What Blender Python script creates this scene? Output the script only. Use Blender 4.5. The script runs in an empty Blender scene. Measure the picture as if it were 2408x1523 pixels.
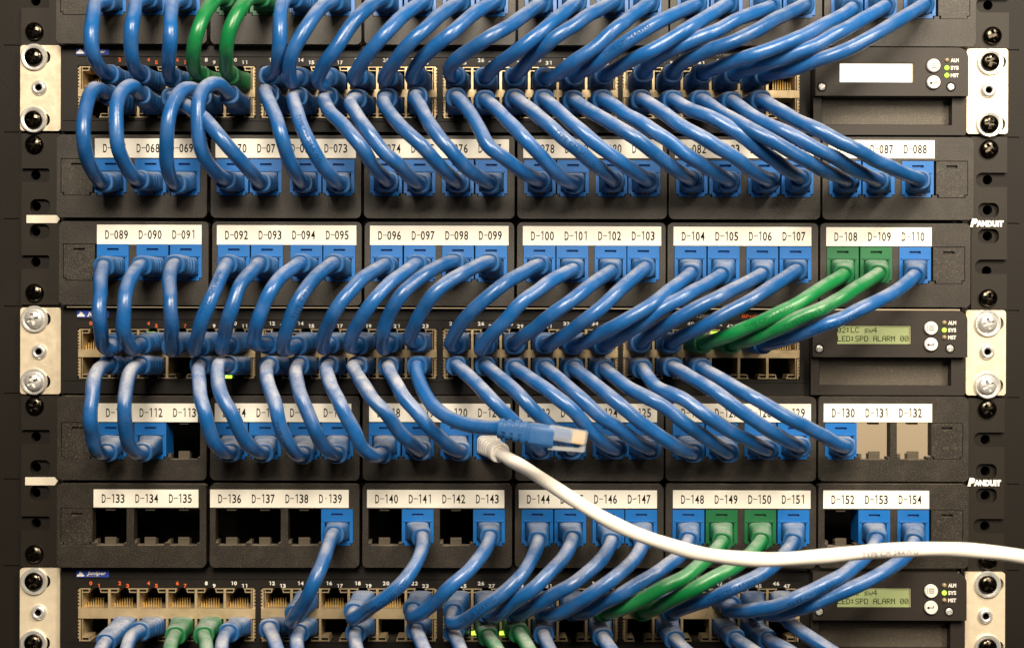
import bpy, bmesh, math, random
import numpy as np
from mathutils import Matrix, Vector

random.seed(7)
scene = bpy.context.scene
COL = scene.collection

# ------------------------------------------------------------------ camera, world, lamps, exposure
CAM_D = 0.65            # metres from the rack face to the lens
PX = 0.0002076          # one unit of the 2408-wide survey grid, in metres on the rack face
ROLL = math.radians(0.17)
cam_data = bpy.data.cameras.new("camera")
cam = bpy.data.objects.new("camera", cam_data)
COL.objects.link(cam)
cr, sr = math.cos(ROLL), math.sin(ROLL)
cam.matrix_world = Matrix(((cr, -sr, 0, 0), (0, 0, -1, -CAM_D), (sr, cr, 0, 0), (0, 0, 0, 1)))
cam_data.sensor_width = 36.0
cam_data.lens = 36.0 * CAM_D / (2408 * PX)
cam_data.clip_start = 0.01
cam_data.clip_end = 20.0
cam_data.dof.use_dof = True
cam_data.dof.focus_distance = CAM_D - 0.012
cam_data.dof.aperture_fstop = 9.0
scene.camera = cam

world = bpy.data.worlds.new("World")
scene.world = world
world.use_nodes = True
bg = world.node_tree.nodes["Background"]
bg.inputs[0].default_value = (1.0, 0.86, 0.70, 1)
bg.inputs[1].default_value = 0.035

def lamp(name, loc, target, size, watts, col, size_y=None):
    l = bpy.data.lights.new(name, 'AREA')
    l.energy = watts
    l.color = col
    l.size = size
    if size_y:
        l.shape = 'RECTANGLE'
        l.size_y = size_y
    o = bpy.data.objects.new(name, l)
    COL.objects.link(o)
    o.location = loc
    o.rotation_euler = (Vector(target) - Vector(loc)).to_track_quat('-Z', 'Y').to_euler()
    return o

lamp("ceiling_light", (0.44, -0.60, 0.62), (0.06, 0, 0.0), 0.26, 8.0, (1.0, 0.87, 0.69), 0.12)
lamp("aisle_light", (-0.04, -0.95, 0.60), (-0.02, 0, -0.03), 0.40, 20.5, (1.0, 0.88, 0.71))
lamp("added_right_light", (0.56, -0.66, 0.30), (0.16, 0, 0.0), 0.22, 3.3, (1.0, 0.86, 0.66), 0.36)  # unseen lamp added for the sheen on the right-hand black plastic
lamp("rear_light", (0.35, 0.22, 0.25), (0.30, 0.6, -0.05), 0.25, 1.6, (1.0, 0.86, 0.66))

scene.view_settings.view_transform = 'Standard'
scene.view_settings.look = 'None'
scene.view_settings.exposure = 0.12
scene.view_settings.gamma = 1.0
scene.view_settings.use_curve_mapping = False

# ------------------------------------------------------------------ survey grid -> rack space
def W(px, py, d=0.0):
    """point at depth d (metres in front of the rack face) seen at grid position px, py"""
    u, v = (px - 1204.0) * PX, (761.5 - py) * PX
    k = (CAM_D - d) / CAM_D
    return Vector(((u * cr - v * sr) * k, -d, (u * sr + v * cr) * k))

# ------------------------------------------------------------------ materials
def new_mat(name):
    m = bpy.data.materials.new(name)
    m.use_nodes = True
    nt = m.node_tree
    b = nt.nodes["Principled BSDF"]
    return m, nt, b

def noise(nt, scale, detail=2.0, rough=0.5):
    n = nt.nodes.new("ShaderNodeTexNoise")
    n.inputs["Scale"].default_value = scale
    n.inputs["Detail"].default_value = detail
    n.inputs["Roughness"].default_value = rough
    return n

def maprange(nt, src, a, b, c, d):
    n = nt.nodes.new("ShaderNodeMapRange")
    n.inputs[1].default_value = a
    n.inputs[2].default_value = b
    n.inputs[3].default_value = c
    n.inputs[4].default_value = d
    nt.links.new(src, n.inputs[0])
    return n.outputs[0]

def math_node(nt, op, a, b):
    n = nt.nodes.new("ShaderNodeMath")
    n.operation = op
    for i, s in enumerate((a, b)):
        if isinstance(s, (int, float)):
            n.inputs[i].default_value = s
        else:
            nt.links.new(s, n.inputs[i])
    return n.outputs[0]

def mixcol(nt, fac, a, b):
    n = nt.nodes.new("ShaderNodeMix")
    n.data_type = 'RGBA'
    for i, s in ((0, fac), (6, a), (7, b)):
        if isinstance(s, (int, float)):
            n.inputs[i].default_value = s
        elif isinstance(s, tuple):
            n.inputs[i].default_value = (*s, 1) if len(s) == 3 else s
        else:
            nt.links.new(s, n.inputs[i])
    return n.outputs[2]

def plastic(name, color, rough=0.45, spec=0.5, dust=0.0, grain=0.0, grain_scale=2200, bump=0.0, bump_scale=500,
            vary=0.0, metallic=0.0, wear=0.0, settle=False, dust_col=(0.46, 0.45, 0.45)):
    m, nt, b = new_mat(name)
    b.inputs["Roughness"].default_value = rough
    b.inputs["Specular IOR Level"].default_value = spec
    b.inputs["Metallic"].default_value = metallic
    geo = nt.nodes.new("ShaderNodeNewGeometry")
    pos = geo.outputs["Position"]
    col = None
    if vary:
        oi = nt.nodes.new("ShaderNodeObjectInfo")
        hsv = nt.nodes.new("ShaderNodeHueSaturation")
        hsv.inputs["Color"].default_value = (*color, 1)
        nt.links.new(maprange(nt, oi.outputs["Random"], 0, 1, 1 - vary, 1 + vary), hsv.inputs["Value"])
        col = hsv.outputs[0]
    if wear:
        n = noise(nt, 260, 4, 0.6)
        nt.links.new(pos, n.inputs["Vector"])
        f = maprange(nt, n.outputs[0], 0.35, 0.7, 0.0, wear)
        col = mixcol(nt, f, col if col is not None else color, tuple(min(1, c * 1.9 + 0.012) for c in color))
    if grain:
        n = noise(nt, grain_scale, 2, 0.6)
        nt.links.new(pos, n.inputs["Vector"])
        f = maprange(nt, n.outputs[0], 0.56, 0.74, 0.0, 1.0)
        col = mixcol(nt, math_node(nt, 'MULTIPLY', f, grain), col if col is not None else color, (0.30, 0.25, 0.19))
        bp = nt.nodes.new("ShaderNodeBump")
        bp.inputs["Strength"].default_value = 0.30
        bp.inputs["Distance"].default_value = 0.0004
        nt.links.new(n.outputs[0], bp.inputs["Height"])
        nt.links.new(bp.outputs[0], b.inputs["Normal"])
    elif bump:
        n = noise(nt, bump_scale, 3, 0.55)
        nt.links.new(pos, n.inputs["Vector"])
        bp = nt.nodes.new("ShaderNodeBump")
        bp.inputs["Strength"].default_value = bump
        bp.inputs["Distance"].default_value = 0.0005
        nt.links.new(n.outputs[0], bp.inputs["Height"])
        nt.links.new(bp.outputs[0], b.inputs["Normal"])
    if dust:
        sep = nt.nodes.new("ShaderNodeSeparateXYZ")
        nt.links.new(geo.outputs["Normal"], sep.inputs[0])
        if settle:
            # how long the cord has hung there: a property of each cord
            at = nt.nodes.new("ShaderNodeAttribute")
            at.attribute_type = 'OBJECT'
            at.attribute_name = "dust"
            amount = at.outputs["Fac"]
            mr = nt.nodes.new("ShaderNodeMapRange")
            nt.links.new(sep.outputs[2], mr.inputs[0])
            nt.links.new(maprange(nt, amount, 0, 1, 0.66, 0.05), mr.inputs[1])
            nt.links.new(maprange(nt, amount, 0, 1, 1.05, 0.72), mr.inputs[2])
            up = math_node(nt, 'MULTIPLY', mr.outputs[0], maprange(nt, amount, 0, 1, 0.62, 1.0))
        else:
            up = maprange(nt, sep.outputs[2], 0.45, 0.92, 0.0, 1.0)
        n = noise(nt, 110, 4, 0.6)
        nt.links.new(pos, n.inputs["Vector"])
        nn = maprange(nt, n.outputs[0], 0.34, 0.62, 0.30, 1.0)
        n2 = noise(nt, 1900, 2, 0.6)
        nt.links.new(pos, n2.inputs["Vector"])
        nf = maprange(nt, n2.outputs[0], 0.3, 0.65, 0.55, 1.0)
        f = math_node(nt, 'MULTIPLY', math_node(nt, 'MULTIPLY', up, nn), math_node(nt, 'MULTIPLY', nf, dust))
        # a faint even film plus the settled dust
        film = maprange(nt, n.outputs[0], 0.45, 0.7, 0.0, 0.05 * dust)
        f = math_node(nt, 'MAXIMUM', f, film)
        col = mixcol(nt, f, col if col is not None else color, dust_col)
        r = nt.nodes.new("ShaderNodeMapRange")
        r.inputs[3].default_value = rough
        r.inputs[4].default_value = 0.95
        nt.links.new(f, r.inputs[0])
        nt.links.new(r.outputs[0], b.inputs["Roughness"])
    if col is None:
        b.inputs["Base Color"].default_value = (*color, 1)
    else:
        nt.links.new(col, b.inputs["Base Color"])
    return m

def emitter(name, color, strength, base=(0.02, 0.02, 0.02)):
    m, nt, b = new_mat(name)
    b.inputs["Base Color"].default_value = (*base, 1)
    b.inputs["Emission Color"].default_value = (*color, 1)
    b.inputs["Emission Strength"].default_value = strength
    return m

def metal(name, color, rough, brushed=0.0, metallic=1.0):
    m, nt, b = new_mat(name)
    b.inputs["Base Color"].default_value = (*color, 1)
    b.inputs["Metallic"].default_value = metallic
    geo = nt.nodes.new("ShaderNodeNewGeometry")
    n = noise(nt, 320, 3, 0.6)
    nt.links.new(geo.outputs["Position"], n.inputs["Vector"])
    nt.links.new(maprange(nt, n.outputs[0], 0.3, 0.7, max(0.05, rough - 0.08), rough + 0.10), b.inputs["Roughness"])
    if brushed:
        n2 = noise(nt, 90, 4, 0.6)
        nt.links.new(geo.outputs["Position"], n2.inputs["Vector"])
        f = maprange(nt, n2.outputs[0], 0.4, 0.7, 0.0, brushed)
        nt.links.new(mixcol(nt, f, color, tuple(c * 0.62 for c in color)), b.inputs["Base Color"])
    return m

M = {}
M['cable_blue'] = plastic("blue_pvc", (0.0062, 0.072, 0.235), 0.30, 0.5, dust=0.95, bump=0.22, bump_scale=380, vary=0.14, wear=0.12, settle=True)
M['boot_blue'] = plastic("blue_boot_rubber", (0.0105, 0.077, 0.225), 0.48, 0.4, dust=0.80, vary=0.10, settle=True)
M['cable_green'] = plastic("green_pvc", (0.003, 0.145, 0.038), 0.33, 0.5, dust=0.75, bump=0.16, bump_scale=380, vary=0.08, wear=0.10, settle=True)
M['boot_green'] = plastic("green_boot_rubber", (0.007, 0.120, 0.040), 0.50, 0.4, dust=0.75, settle=True)
M['cable_white'] = plastic("white_pvc", (0.80, 0.75, 0.68), 0.38, 0.5, bump=0.12, bump_scale=300)
M['jack_blue'] = plastic("blue_jack_plastic", (0.0018, 0.105, 0.360), 0.40, 0.5, dust=0.30, vary=0.05)
M['jack_green'] = plastic("green_jack_plastic", (0.005, 0.105, 0.034), 0.40, 0.5, dust=0.30)
M['module'] = plastic("black_textured_plastic", (0.0105, 0.0075, 0.0044), 0.48, 0.48, dust=0.8, grain=0.30, grain_scale=2100, dust_col=(0.26, 0.21, 0.16))
M['ear_black'] = plastic("black_coated_steel", (0.0115, 0.0083, 0.0052), 0.50, 0.32, bump=0.12, bump_scale=1500, wear=0.06)
M['rail'] = plastic("rack_black_paint", (0.0070, 0.0050, 0.0031), 0.58, 0.24, bump=0.15, bump_scale=1200)
M['chassis'] = plastic("switch_charcoal_paint", (0.0080, 0.0062, 0.0046), 0.50, 0.30, dust=0.22, bump=0.06, bump_scale=1800, dust_col=(0.22, 0.18, 0.14))
M['display'] = plastic("charcoal_bezel_plastic", (0.0200, 0.0155, 0.0125), 0.50, 0.34, bump=0.10, bump_scale=1700)
M['handle'] = plastic("grained_recess_plastic", (0.060, 0.050, 0.038), 0.50, 0.4, grain=0.40, grain_scale=2100)
M['tab'] = plastic("shine_tinted_tab_plastic", (0.075, 0.062, 0.045), 0.30, 0.6)  # pale base colour carries part of the tabs' shine
M['dark'] = plastic("dark_cavity_plastic", (0.006, 0.005, 0.004), 0.7, 0.2)
M['steel'] = metal("warm_zinc_plate", (0.78, 0.67, 0.50), 0.38, brushed=0.22, metallic=0.40)
M['washer'] = metal("nickel_washer", (0.74, 0.73, 0.70), 0.30, metallic=0.65)
M['shield'] = metal("port_shield_steel", (0.58, 0.45, 0.27), 0.34, brushed=0.45, metallic=0.55)
M['black_metal'] = metal("black_oxide_screw", (0.055, 0.047, 0.036), 0.22)
M['gold'] = metal("gold_contacts", (0.72, 0.46, 0.15), 0.35, metallic=0.4)
M['brass'] = plastic("amber_latch_plastic", (0.20, 0.15, 0.09), 0.3, 0.5)
M['paper'] = plastic("label_paper", (0.74, 0.705, 0.63), 0.6, 0.3, bump=0.02)
M['ink'] = plastic("black_ink", (0.010, 0.010, 0.007), 0.8, 0.0)
M['white_ink'] = plastic("white_print", (0.62, 0.60, 0.56), 0.5, 0.3)
M['logo_white'] = plastic("white_logo_print", (0.80, 0.77, 0.72), 0.5, 0.3)
M['grey_ink'] = plastic("grey_print", (0.22, 0.20, 0.18), 0.5, 0.3)
M['orange_ink'] = plastic("orange_print", (0.62, 0.10, 0.02), 0.5, 0.3)
M['badge'] = plastic("badge_blue", (0.03, 0.065, 0.38), 0.4, 0.4)
M['button'] = plastic("pale_button", (0.66, 0.62, 0.57), 0.35, 0.5)
M['cable_print'] = plastic("faded_cable_print", (0.20, 0.18, 0.24), 0.6, 0.3)
M['blue_print'] = plastic("dark_blue_cable_print", (0.005, 0.044, 0.150), 0.6, 0.2)
M['green_print'] = plastic("dark_cable_print", (0.004, 0.10, 0.03), 0.5, 0.3)
M['lcd_green'] = emitter("lcd_green", (0.42, 0.47, 0.18), 0.42, (0.16, 0.18, 0.08))
M['lcd_white'] = emitter("lcd_white", (1.0, 0.95, 0.88), 1.1, (0.5, 0.5, 0.5))  # even glow put in for the glare that washes out this screen
M['lcd_ink'] = plastic("lcd_ink", (0.025, 0.035, 0.010), 0.8, 0.0)
M['lcd_bezel'] = plastic("lcd_window_edge", (0.42, 0.36, 0.24), 0.3, 0.5)
M['led_on'] = emitter("led_green", (0.45, 1.0, 0.05), 2.2)
M['led_off'] = plastic("led_amber_off", (0.26, 0.19, 0.11), 0.3, 0.5)
M['wall'] = plastic("beige_wall_paint", (0.52, 0.43, 0.31), 0.8, 0.2, bump=0.03, bump_scale=60)
M['tape'] = plastic("cream_tape", (0.66, 0.60, 0.49), 0.45, 0.4, bump=0.04)
mc, nt, b = new_mat("clear_plug_plastic")
b.inputs["Base Color"].default_value = (0.93, 0.93, 0.90, 1)
b.inputs["Roughness"].default_value = 0.08
b.inputs["Transmission Weight"].default_value = 0.0
b.inputs["IOR"].default_value = 1.5
b.inputs["Alpha"].default_value = 0.20
M['clear'] = mc

# ------------------------------------------------------------------ mesh helpers
class MB:
    """collects shapes and links them as one mesh object"""
    def __init__(self):
        self.bm = bmesh.new()
        self.mi = 0

    def _tag(self, faces):
        for f in faces:
            f.material_index = self.mi

    def box(self, x0, x1, d0, d1, z0, z1):
        """x range, depth range (metres towards the viewer), z range"""
        vs = [self.bm.verts.new((x, -d, z)) for x in (x0, x1) for d in (d0, d1) for z in (z0, z1)]
        idx = ((0, 1, 3, 2), (4, 6, 7, 5), (0, 4, 5, 1), (2, 3, 7, 6), (0, 2, 6, 4), (1, 5, 7, 3))
        fs = [self.bm.faces.new([vs[i] for i in q]) for q in idx]
        self._tag(fs)
        return vs, fs

    def pbox(self, px0, py0, px1, py1, d0, d1, ref=None):
        r = d1 if ref is None else ref
        a = W(px0, (py0 + py1) / 2, r).x; b_ = W(px1, (py0 + py1) / 2, r).x
        c = W((px0 + px1) / 2, py1, r).z; e = W((px0 + px1) / 2, py0, r).z
        return self.box(a, b_, d0, d1, c, e)

    def prism(self, pts, d0, d1):
        """polygon of (x, z) pushed from depth d0 to d1"""
        f0 = [self.bm.verts.new((x, -d0, z)) for x, z in pts]
        f1 = [self.bm.verts.new((x, -d1, z)) for x, z in pts]
        n = len(pts)
        fs = [self.bm.faces.new(f1), self.bm.faces.new(f0[::-1])]
        for i in range(n):
            j = (i + 1) % n
            fs.append(self.bm.faces.new((f0[i], f0[j], f1[j], f1[i])))
        self._tag(fs)
        return f0 + f1, fs

    def disc(self, x, z, r, d0, d1, n=28, rz=None):
        rz = rz or r
        return self.prism([(x + r * math.cos(2 * math.pi * i / n), z + rz * math.sin(2 * math.pi * i / n)) for i in range(n)], d0, d1)

    def lathe(self, x, z, prof, n=32):
        """profile of (radius, depth) turned about the viewing axis"""
        rings = []
        for r, d in prof:
            if r < 1e-7:
                rings.append([self.bm.verts.new((x, -d, z))])
            else:
                rings.append([self.bm.verts.new((x + r * math.cos(2 * math.pi * i / n), -d, z + r * math.sin(2 * math.pi * i / n))) for i in range(n)])
        fs = []
        for a, c in zip(rings, rings[1:]):
            for i in range(n):
                j = (i + 1) % n
                q = [a[i % len(a)], a[j % len(a)], c[j % len(c)], c[i % len(c)]]
                q2 = []
                for v in q:
                    if v not in q2:
                        q2.append(v)
                if len(q2) > 2:
                    fs.append(self.bm.faces.new(q2))
        self._tag(fs)

    def rounded(self, x0, x1, z0, z1, r, d0, d1, n=6, corners=(1, 1, 1, 1)):
        """rounded rectangle prism; corners order: lower right, upper right, upper left, lower left"""
        pts = []
        for (cx, cz, a0, k) in ((x1 - r, z0 + r, -90, 0), (x1 - r, z1 - r, 0, 1), (x0 + r, z1 - r, 90, 2), (x0 + r, z0 + r, 180, 3)):
            if corners[k]:
                for i in range(n + 1):
                    a = math.radians(a0 + 90 * i / n)
                    pts.append((cx + r * math.cos(a), cz + r * math.sin(a)))
            else:
                pts.append((x1 if k < 2 else x0, z0 if k in (0, 3) else z1))
        return self.prism(pts, d0, d1)

    def bevel_front(self, dmin, w, seg=3):
        es = [e for e in self.bm.edges if all(-v.co.y > dmin for v in e.verts) and len(e.link_faces) == 2 and e.calc_face_angle(0) > 0.5]
        bmesh.ops.bevel(self.bm, geom=es, offset=w, segments=seg, profile=0.6, affect='EDGES')

    def glyphs(self, geom, x, d, z, sx, sz):
        vs, fs = geom
        nv = [self.bm.verts.new((x + a * sx, -d, z + b_ * sz)) for a, b_ in vs]
        for f in fs:
            try:
                fc = self.bm.faces.new([nv[i] for i in f])
                fc.material_index = self.mi
            except ValueError:
                pass

    def mesh(self, name, mats, smooth=None, recalc=True):
        if recalc:
            bmesh.ops.recalc_face_normals(self.bm, faces=self.bm.faces[:])
        me = bpy.data.meshes.new(name)
        self.bm.to_mesh(me)
        self.bm.free()
        for m in (mats if isinstance(mats, (list, tuple)) else [mats]):
            me.materials.append(M[m])
        if smooth:
            me.shade_smooth()
            me.set_sharp_from_angle(angle=math.radians(smooth))
        return me

    def build(self, name, mats, parent=None, smooth=None):
        return put(name, self.mesh(name, mats, smooth), parent)

def put(name, me, parent=None, loc=None):
    o = bpy.data.objects.new(name, me)
    COL.objects.link(o)
    if loc is not None:
        o.location = loc
    if parent is not None:
        attach(o, parent)
    return o

def attach(o, parent):
    o.parent = parent
    o.matrix_parent_inverse = Matrix.Translation(-world_loc(parent))

def world_loc(o):
    # every parent here is only translated; parts keep the inverse of that, so each location is a world location
    return Vector(o.location)

def thing(name, label, cat, loc=(0, 0, 0), group=None):
    o = bpy.data.objects.new(name, None)
    COL.objects.link(o)
    o.empty_display_size = 0.01
    o.location = loc
    return tag(o, label, cat, group)

def tag(o, label=None, cat=None, group=None, kind=None):
    if label: o["label"] = label
    if cat: o["category"] = cat
    if group: o["group"] = group
    if kind: o["kind"] = kind
    return o

def cut(body, cutter, name, mats, smooth=None):
    """body minus cutter (both MB) as a mesh"""
    ma = body.mesh(name, mats)
    mb_ = cutter.mesh("cutter", mats)
    a = bpy.data.objects.new("cut_body", ma); c = bpy.data.objects.new("cut_tool", mb_)
    COL.objects.link(a); COL.objects.link(c)
    md = a.modifiers.new("cut", 'BOOLEAN')
    md.object = c; md.operation = 'DIFFERENCE'; md.solver = 'EXACT'
    dg = bpy.context.evaluated_depsgraph_get()
    dg.update()
    out = bpy.data.meshes.new_from_object(a.evaluated_get(dg))
    out.name = name
    bpy.data.objects.remove(a); bpy.data.objects.remove(c)
    bpy.data.meshes.remove(ma); bpy.data.meshes.remove(mb_)
    if smooth:
        out.shade_smooth()
        out.set_sharp_from_angle(angle=math.radians(smooth))
    return out

_text = {}
def text(s, bold=0.0, shear=0.0):
    """flat geometry of a string: cap height 1, left edge 0; returns (verts, faces), width"""
    key = (s, bold, shear)
    if s == '1' and key not in _text:       # the built-in font's figure one is a bare bar: draw one with a flag
        t = 0.10 + bold * 1.2
        _text[key] = (([(0.26 - t / 2, 0), (0.26 + t / 2, 0), (0.26 + t / 2, 1), (0.26 - t / 2, 1), (0.26 - t / 2, 0.86), (0.26 - t / 2, 0.99), (0.0, 0.86), (0.0, 0.75)],
                       [(0, 1, 2, 3), (7, 4, 5, 6)]), 0.26 + t / 2)
    if key not in _text:
        cu = bpy.data.curves.new("lettering", 'FONT')
        cu.body = s; cu.size = 1.0; cu.offset = bold; cu.shear = shear; cu.resolution_u = 3
        o = bpy.data.objects.new("lettering", cu)
        COL.objects.link(o)
        dg = bpy.context.evaluated_depsgraph_get()
        dg.update()
        me = bpy.data.meshes.new_from_object(o.evaluated_get(dg))
        vs = [(v.co.x, v.co.y) for v in me.vertices]
        fs = [tuple(p.vertices) for p in me.polygons]
        bpy.data.objects.remove(o); bpy.data.curves.remove(cu); bpy.data.meshes.remove(me)
        x0 = min(v[0] for v in vs); x1 = max(v[0] for v in vs)
        _text[key] = ((([((x - x0) / 0.729, y / 0.729) for x, y in vs]), fs), (x1 - x0) / 0.729)
    return _text[key]

def add_text(mb, s, px, py, d, height_px, width_px=None, bold=0.0, shear=0.0, k=1.0):
    """string centred at px, py on the survey grid"""
    g, w = text(s, bold, shear)
    sc = PX * (CAM_D - d) / CAM_D
    sz = height_px * sc
    sx = (width_px * sc / w) if width_px else sz * k
    p = W(px, py, d)
    mb.glyphs(g, p.x - w * sx / 2, d, p.z - sz / 2, sx, sz)

def add_label_code(mb, s, px, py, d, h=21.0, pitch=11.4, gw=9.2):
    """narrow fixed-pitch label-printer lettering, first character centred at px"""
    sc = PX * (CAM_D - d) / CAM_D
    for i, ch in enumerate(s):
        p = W(px + pitch * (i if i < 2 else i - 0.12), py, d)
        if ch == '-':
            mb.box(p.x - 4.6 * sc, p.x + 4.6 * sc, d - 2e-5, d, p.z - 0.8 * sc, p.z + 0.9 * sc); continue
        if ch == '.':
            mb.box(p.x - 1.3 * sc, p.x + 1.3 * sc, d - 2e-5, d, p.z - 1.1 * sc, p.z + 1.3 * sc); continue
        if ch == '~':
            mb.prism([(p.x - 4.6 * sc, p.z + 0.0 * sc), (p.x, p.z + 0.9 * sc), (p.x + 4.6 * sc, p.z + 2.6 * sc), (p.x + 4.6 * sc, p.z + 0.8 * sc), (p.x, p.z - 1.0 * sc), (p.x - 4.6 * sc, p.z - 1.8 * sc)][::-1], d - 2e-5, d); continue
        g, w = text(ch, 0.014)
        gwi = gw if ch != '1' else 5.4
        mb.glyphs(g, p.x - gwi * sc / 2, d, p.z - h * sc / 2, gwi * sc / w, h * sc)

DOT = {'0': "01110 10001 10011 10101 11001 10001 01110", '2': "01110 10001 00001 00010 00100 01000 11111",
       ':': "00000 01100 01100 00000 01100 01100 00000", 'L': "10000 10000 10000 10000 10000 10000 11111",
       'C': "01110 10001 10000 10000 10000 10001 01110", 's': "00000 00000 01111 10000 01110 00001 11110",
       'w': "00000 00000 10001 10001 10101 10101 01010", '4': "00010 00110 01010 10010 11111 00010 00010",
       'E': "11111 10000 10000 11110 10000 10000 11111", 'D': "11110 10001 10001 10001 10001 10001 11110",
       'S': "01111 10000 10000 01110 00001 00001 11110", 'P': "11110 10001 10001 11110 10000 10000 10000",
       'A': "01110 10001 10001 11111 10001 10001 10001", 'R': "11110 10001 10001 11110 10100 10010 10001",
       'M': "10001 11011 10101 10101 10001 10001 10001"}
def dot_text(mb, s, px, py, d, pitch, cell):
    for i, ch in enumerate(s):
        if ch == ' ': continue
        for r, row in enumerate(DOT[ch].split()):
            for c, on in enumerate(row):
                if on == '1':
                    x = px + i * pitch + c * cell; y = py + r * cell * 1.05
                    mb.pbox(x, y, x + cell * 1.06, y + cell * 1.08, d - 2e-5, d)

# ------------------------------------------------------------------ wall behind the rack
mb = MB()
mb.box(-1.6, 1.6, -0.72, -0.70, -1.2, 1.2)
tag(mb.build("wall", 'wall'), kind="structure")

# ------------------------------------------------------------------ rack rails
ROWS = [  # name: (jack x map), module top/bottom left+right, jack top left+right, strip top/bottom left+right
    dict(n='A', ax=222, k=1.0092, top=(-99, -92), bot=(102.5, 109.5), jack=(-51, -41), strip=((-97, -92), (-53, -48)), code=None),
    dict(n='B', ax=223, k=1.00612, top=(316.5, 323), bot=(511, 517), jack=(373, 379), strip=((325.5, 330), (371, 372.5)), code=67),
    dict(n='C', ax=228, k=1.0, top=(520, 525.5), bot=(716.5, 722), jack=(573, 581), strip=((528, 535), (574.5, 579)), code=89),
    dict(n='D', ax=223.5, k=1.0, top=(931, 932.5), bot=(1128, 1131.5), jack=(993, 994), strip=((948, 949), (991.5, 992)), code=111),
    dict(n='E', ax=222.5, k=1.0005, top=(1137, 1138), bot=(1333.5, 1335), jack=(1195, 1198.5), strip=((1150, 1153), (1192, 1195.5)), code=133),
]
ROWS = {r['n']: r for r in ROWS}
JC = [228, 321, 400, 512.5, 590.5, 683, 760.5, 871.5, 950, 1039.6, 1117.6, 1231, 1308.5, 1398, 1475, 1586, 1664, 1754.7, 1833, 1944, 2022.6, 2114]
MODX = [(139, 490), (499, 850), (857.5, 1209), (1216, 1565), (1570, 1923.5), (1929, 2282)]
STRIPX = [(228, 474), (510, 838), (870, 1196), (1229.5, 1555), (1584, 1908), (1943, 2191)]
SLOTS = [[148.5, 228, 321, 400], [512.5, 590.5, 683, 760.5], [871.5, 950, 1039.6, 1117.6], [1231, 1308.5, 1398, 1475], [1586, 1664, 1754.7, 1833], [1944, 2022.6, 2114, 2194]]
def rx(r, x): return r['ax'] + (x - 228) * r['k']
def lerp_y(pair, x): return pair[0] + (pair[1] - pair[0]) * (x - 180) / 2060.0

RAIL_D = -0.0022
LEFT_HOLES = [(84, 3), (84, 412), (85, 485), (84, 544), (84, 616), (85, 1026), (85, 1098), (84, 1158), (85, 1229)]
RIGHT_HOLES = [(2323, 13), (2322, 423), (2322, 494), (2322, 555), (2320, 637), (2317, 1033), (2317, 1107), (2317, 1164), (2316, 1236)]
for side, holes, x0, x1, ticks, tx in (("left", LEFT_HOLES, -160, 152, (105, 310, 514, 720, 925, 1127, 1331), (5, 42)),
                                        ("right", RIGHT_HOLES, 2262, 2560, (116, 322, 525, 730, 935, 1139, 1342), (2372, 2400))):
    body = MB(); body.pbox(x0, -160, x1, 1720, RAIL_D - 0.003, RAIL_D)
    c = MB()
    for hx, hy in holes:
        p = W(hx, hy, RAIL_D)
        c.disc(p.x, p.z, 11.5 * PX, RAIL_D - 0.01, RAIL_D + 0.005, 24)
    for t in ticks:
        c.pbox(tx[0], t - 1.6, tx[1], t + 1.6, RAIL_D - 0.0007, RAIL_D + 0.002)
    me = cut(body, c, "rack_rail", 'rail')
    o = put("rack_rail", me)
    tag(o, f"black steel rack rail with mounting holes along the {side} edge", "rack rail", "rack rails")
    bk = MB(); bk.pbox(x0, -160, x1, 1720, RAIL_D - 0.016, RAIL_D - 0.014)
    bk.build("rail_web", 'dark', o)

# ------------------------------------------------------------------ shared small hardware
def screw_mesh(name, r, h, matname, slot=0.62, w=0.17):
    body = MB()
    prof = [(r * 0.98, 0.0), (r, h * 0.25)]
    for i in range(1, 9):
        a = i / 8 * math.pi / 2
        prof.append((r * math.cos(a) if i < 8 else 0.0, h * 0.25 + h * 0.75 * math.sin(a)))
    body.lathe(0, 0, [(0.0, -0.0008), (r * 0.98, -0.0008)] + prof, 36)
    c = MB()
    c.prism([(x * r, z * r) for x, z in ((slot, -w), (slot, w), (w, w), (w, slot), (-w, slot), (-w, w), (-slot, w), (-slot, -w), (-w, -w), (-w, -slot), (w, -slot), (w, -w))], h * 0.30, h * 1.5)
    return cut(body, c, name, matname, 40)
SCREW_BLACK = screw_mesh("pan_head_screw", 21.5 * PX, 0.0030, 'black_metal')
SCREW_STEEL = screw_mesh("pan_head_screw", 22 * PX, 0.0030, 'washer')
SCREW_SMALL = screw_mesh("small_screw", 8.2 * PX, 0.0007, 'washer', 0.8, 0.22)
mb = MB(); mb.lathe(0, 0, [(20 * PX, -0.0002), (31.5 * PX, -0.0002), (31.5 * PX, 0.0008), (29.5 * PX, 0.0013), (23 * PX, 0.0013), (20 * PX, 0.0009), (20 * PX, -0.0002)], 40)
WASHER = mb.mesh("washer", 'washer', 40)
mb = MB(); mb.lathe(0, 0, [(19.5 * PX, -0.0005), (18 * PX, 0.0006), (14 * PX, 0.0016), (12 * PX, 0.0018), (8.5 * PX, 0.0016), (7.5 * PX, 0.0012)], 32)
mb.mi = 1
mb.lathe(0, 0, [(7.5 * PX, 0.0012), (7 * PX, -0.0030), (0, -0.0030)], 32)
STANDOFF = mb.mesh("standoff", ['washer', 'dark'], 50)

def place(me, name, px, py, d, parent, rot=0.0):
    o = put(name, me, None, W(px, py, d))
    o.rotation_euler = (0, rot, 0)
    attach(o, parent)
    return o

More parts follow.
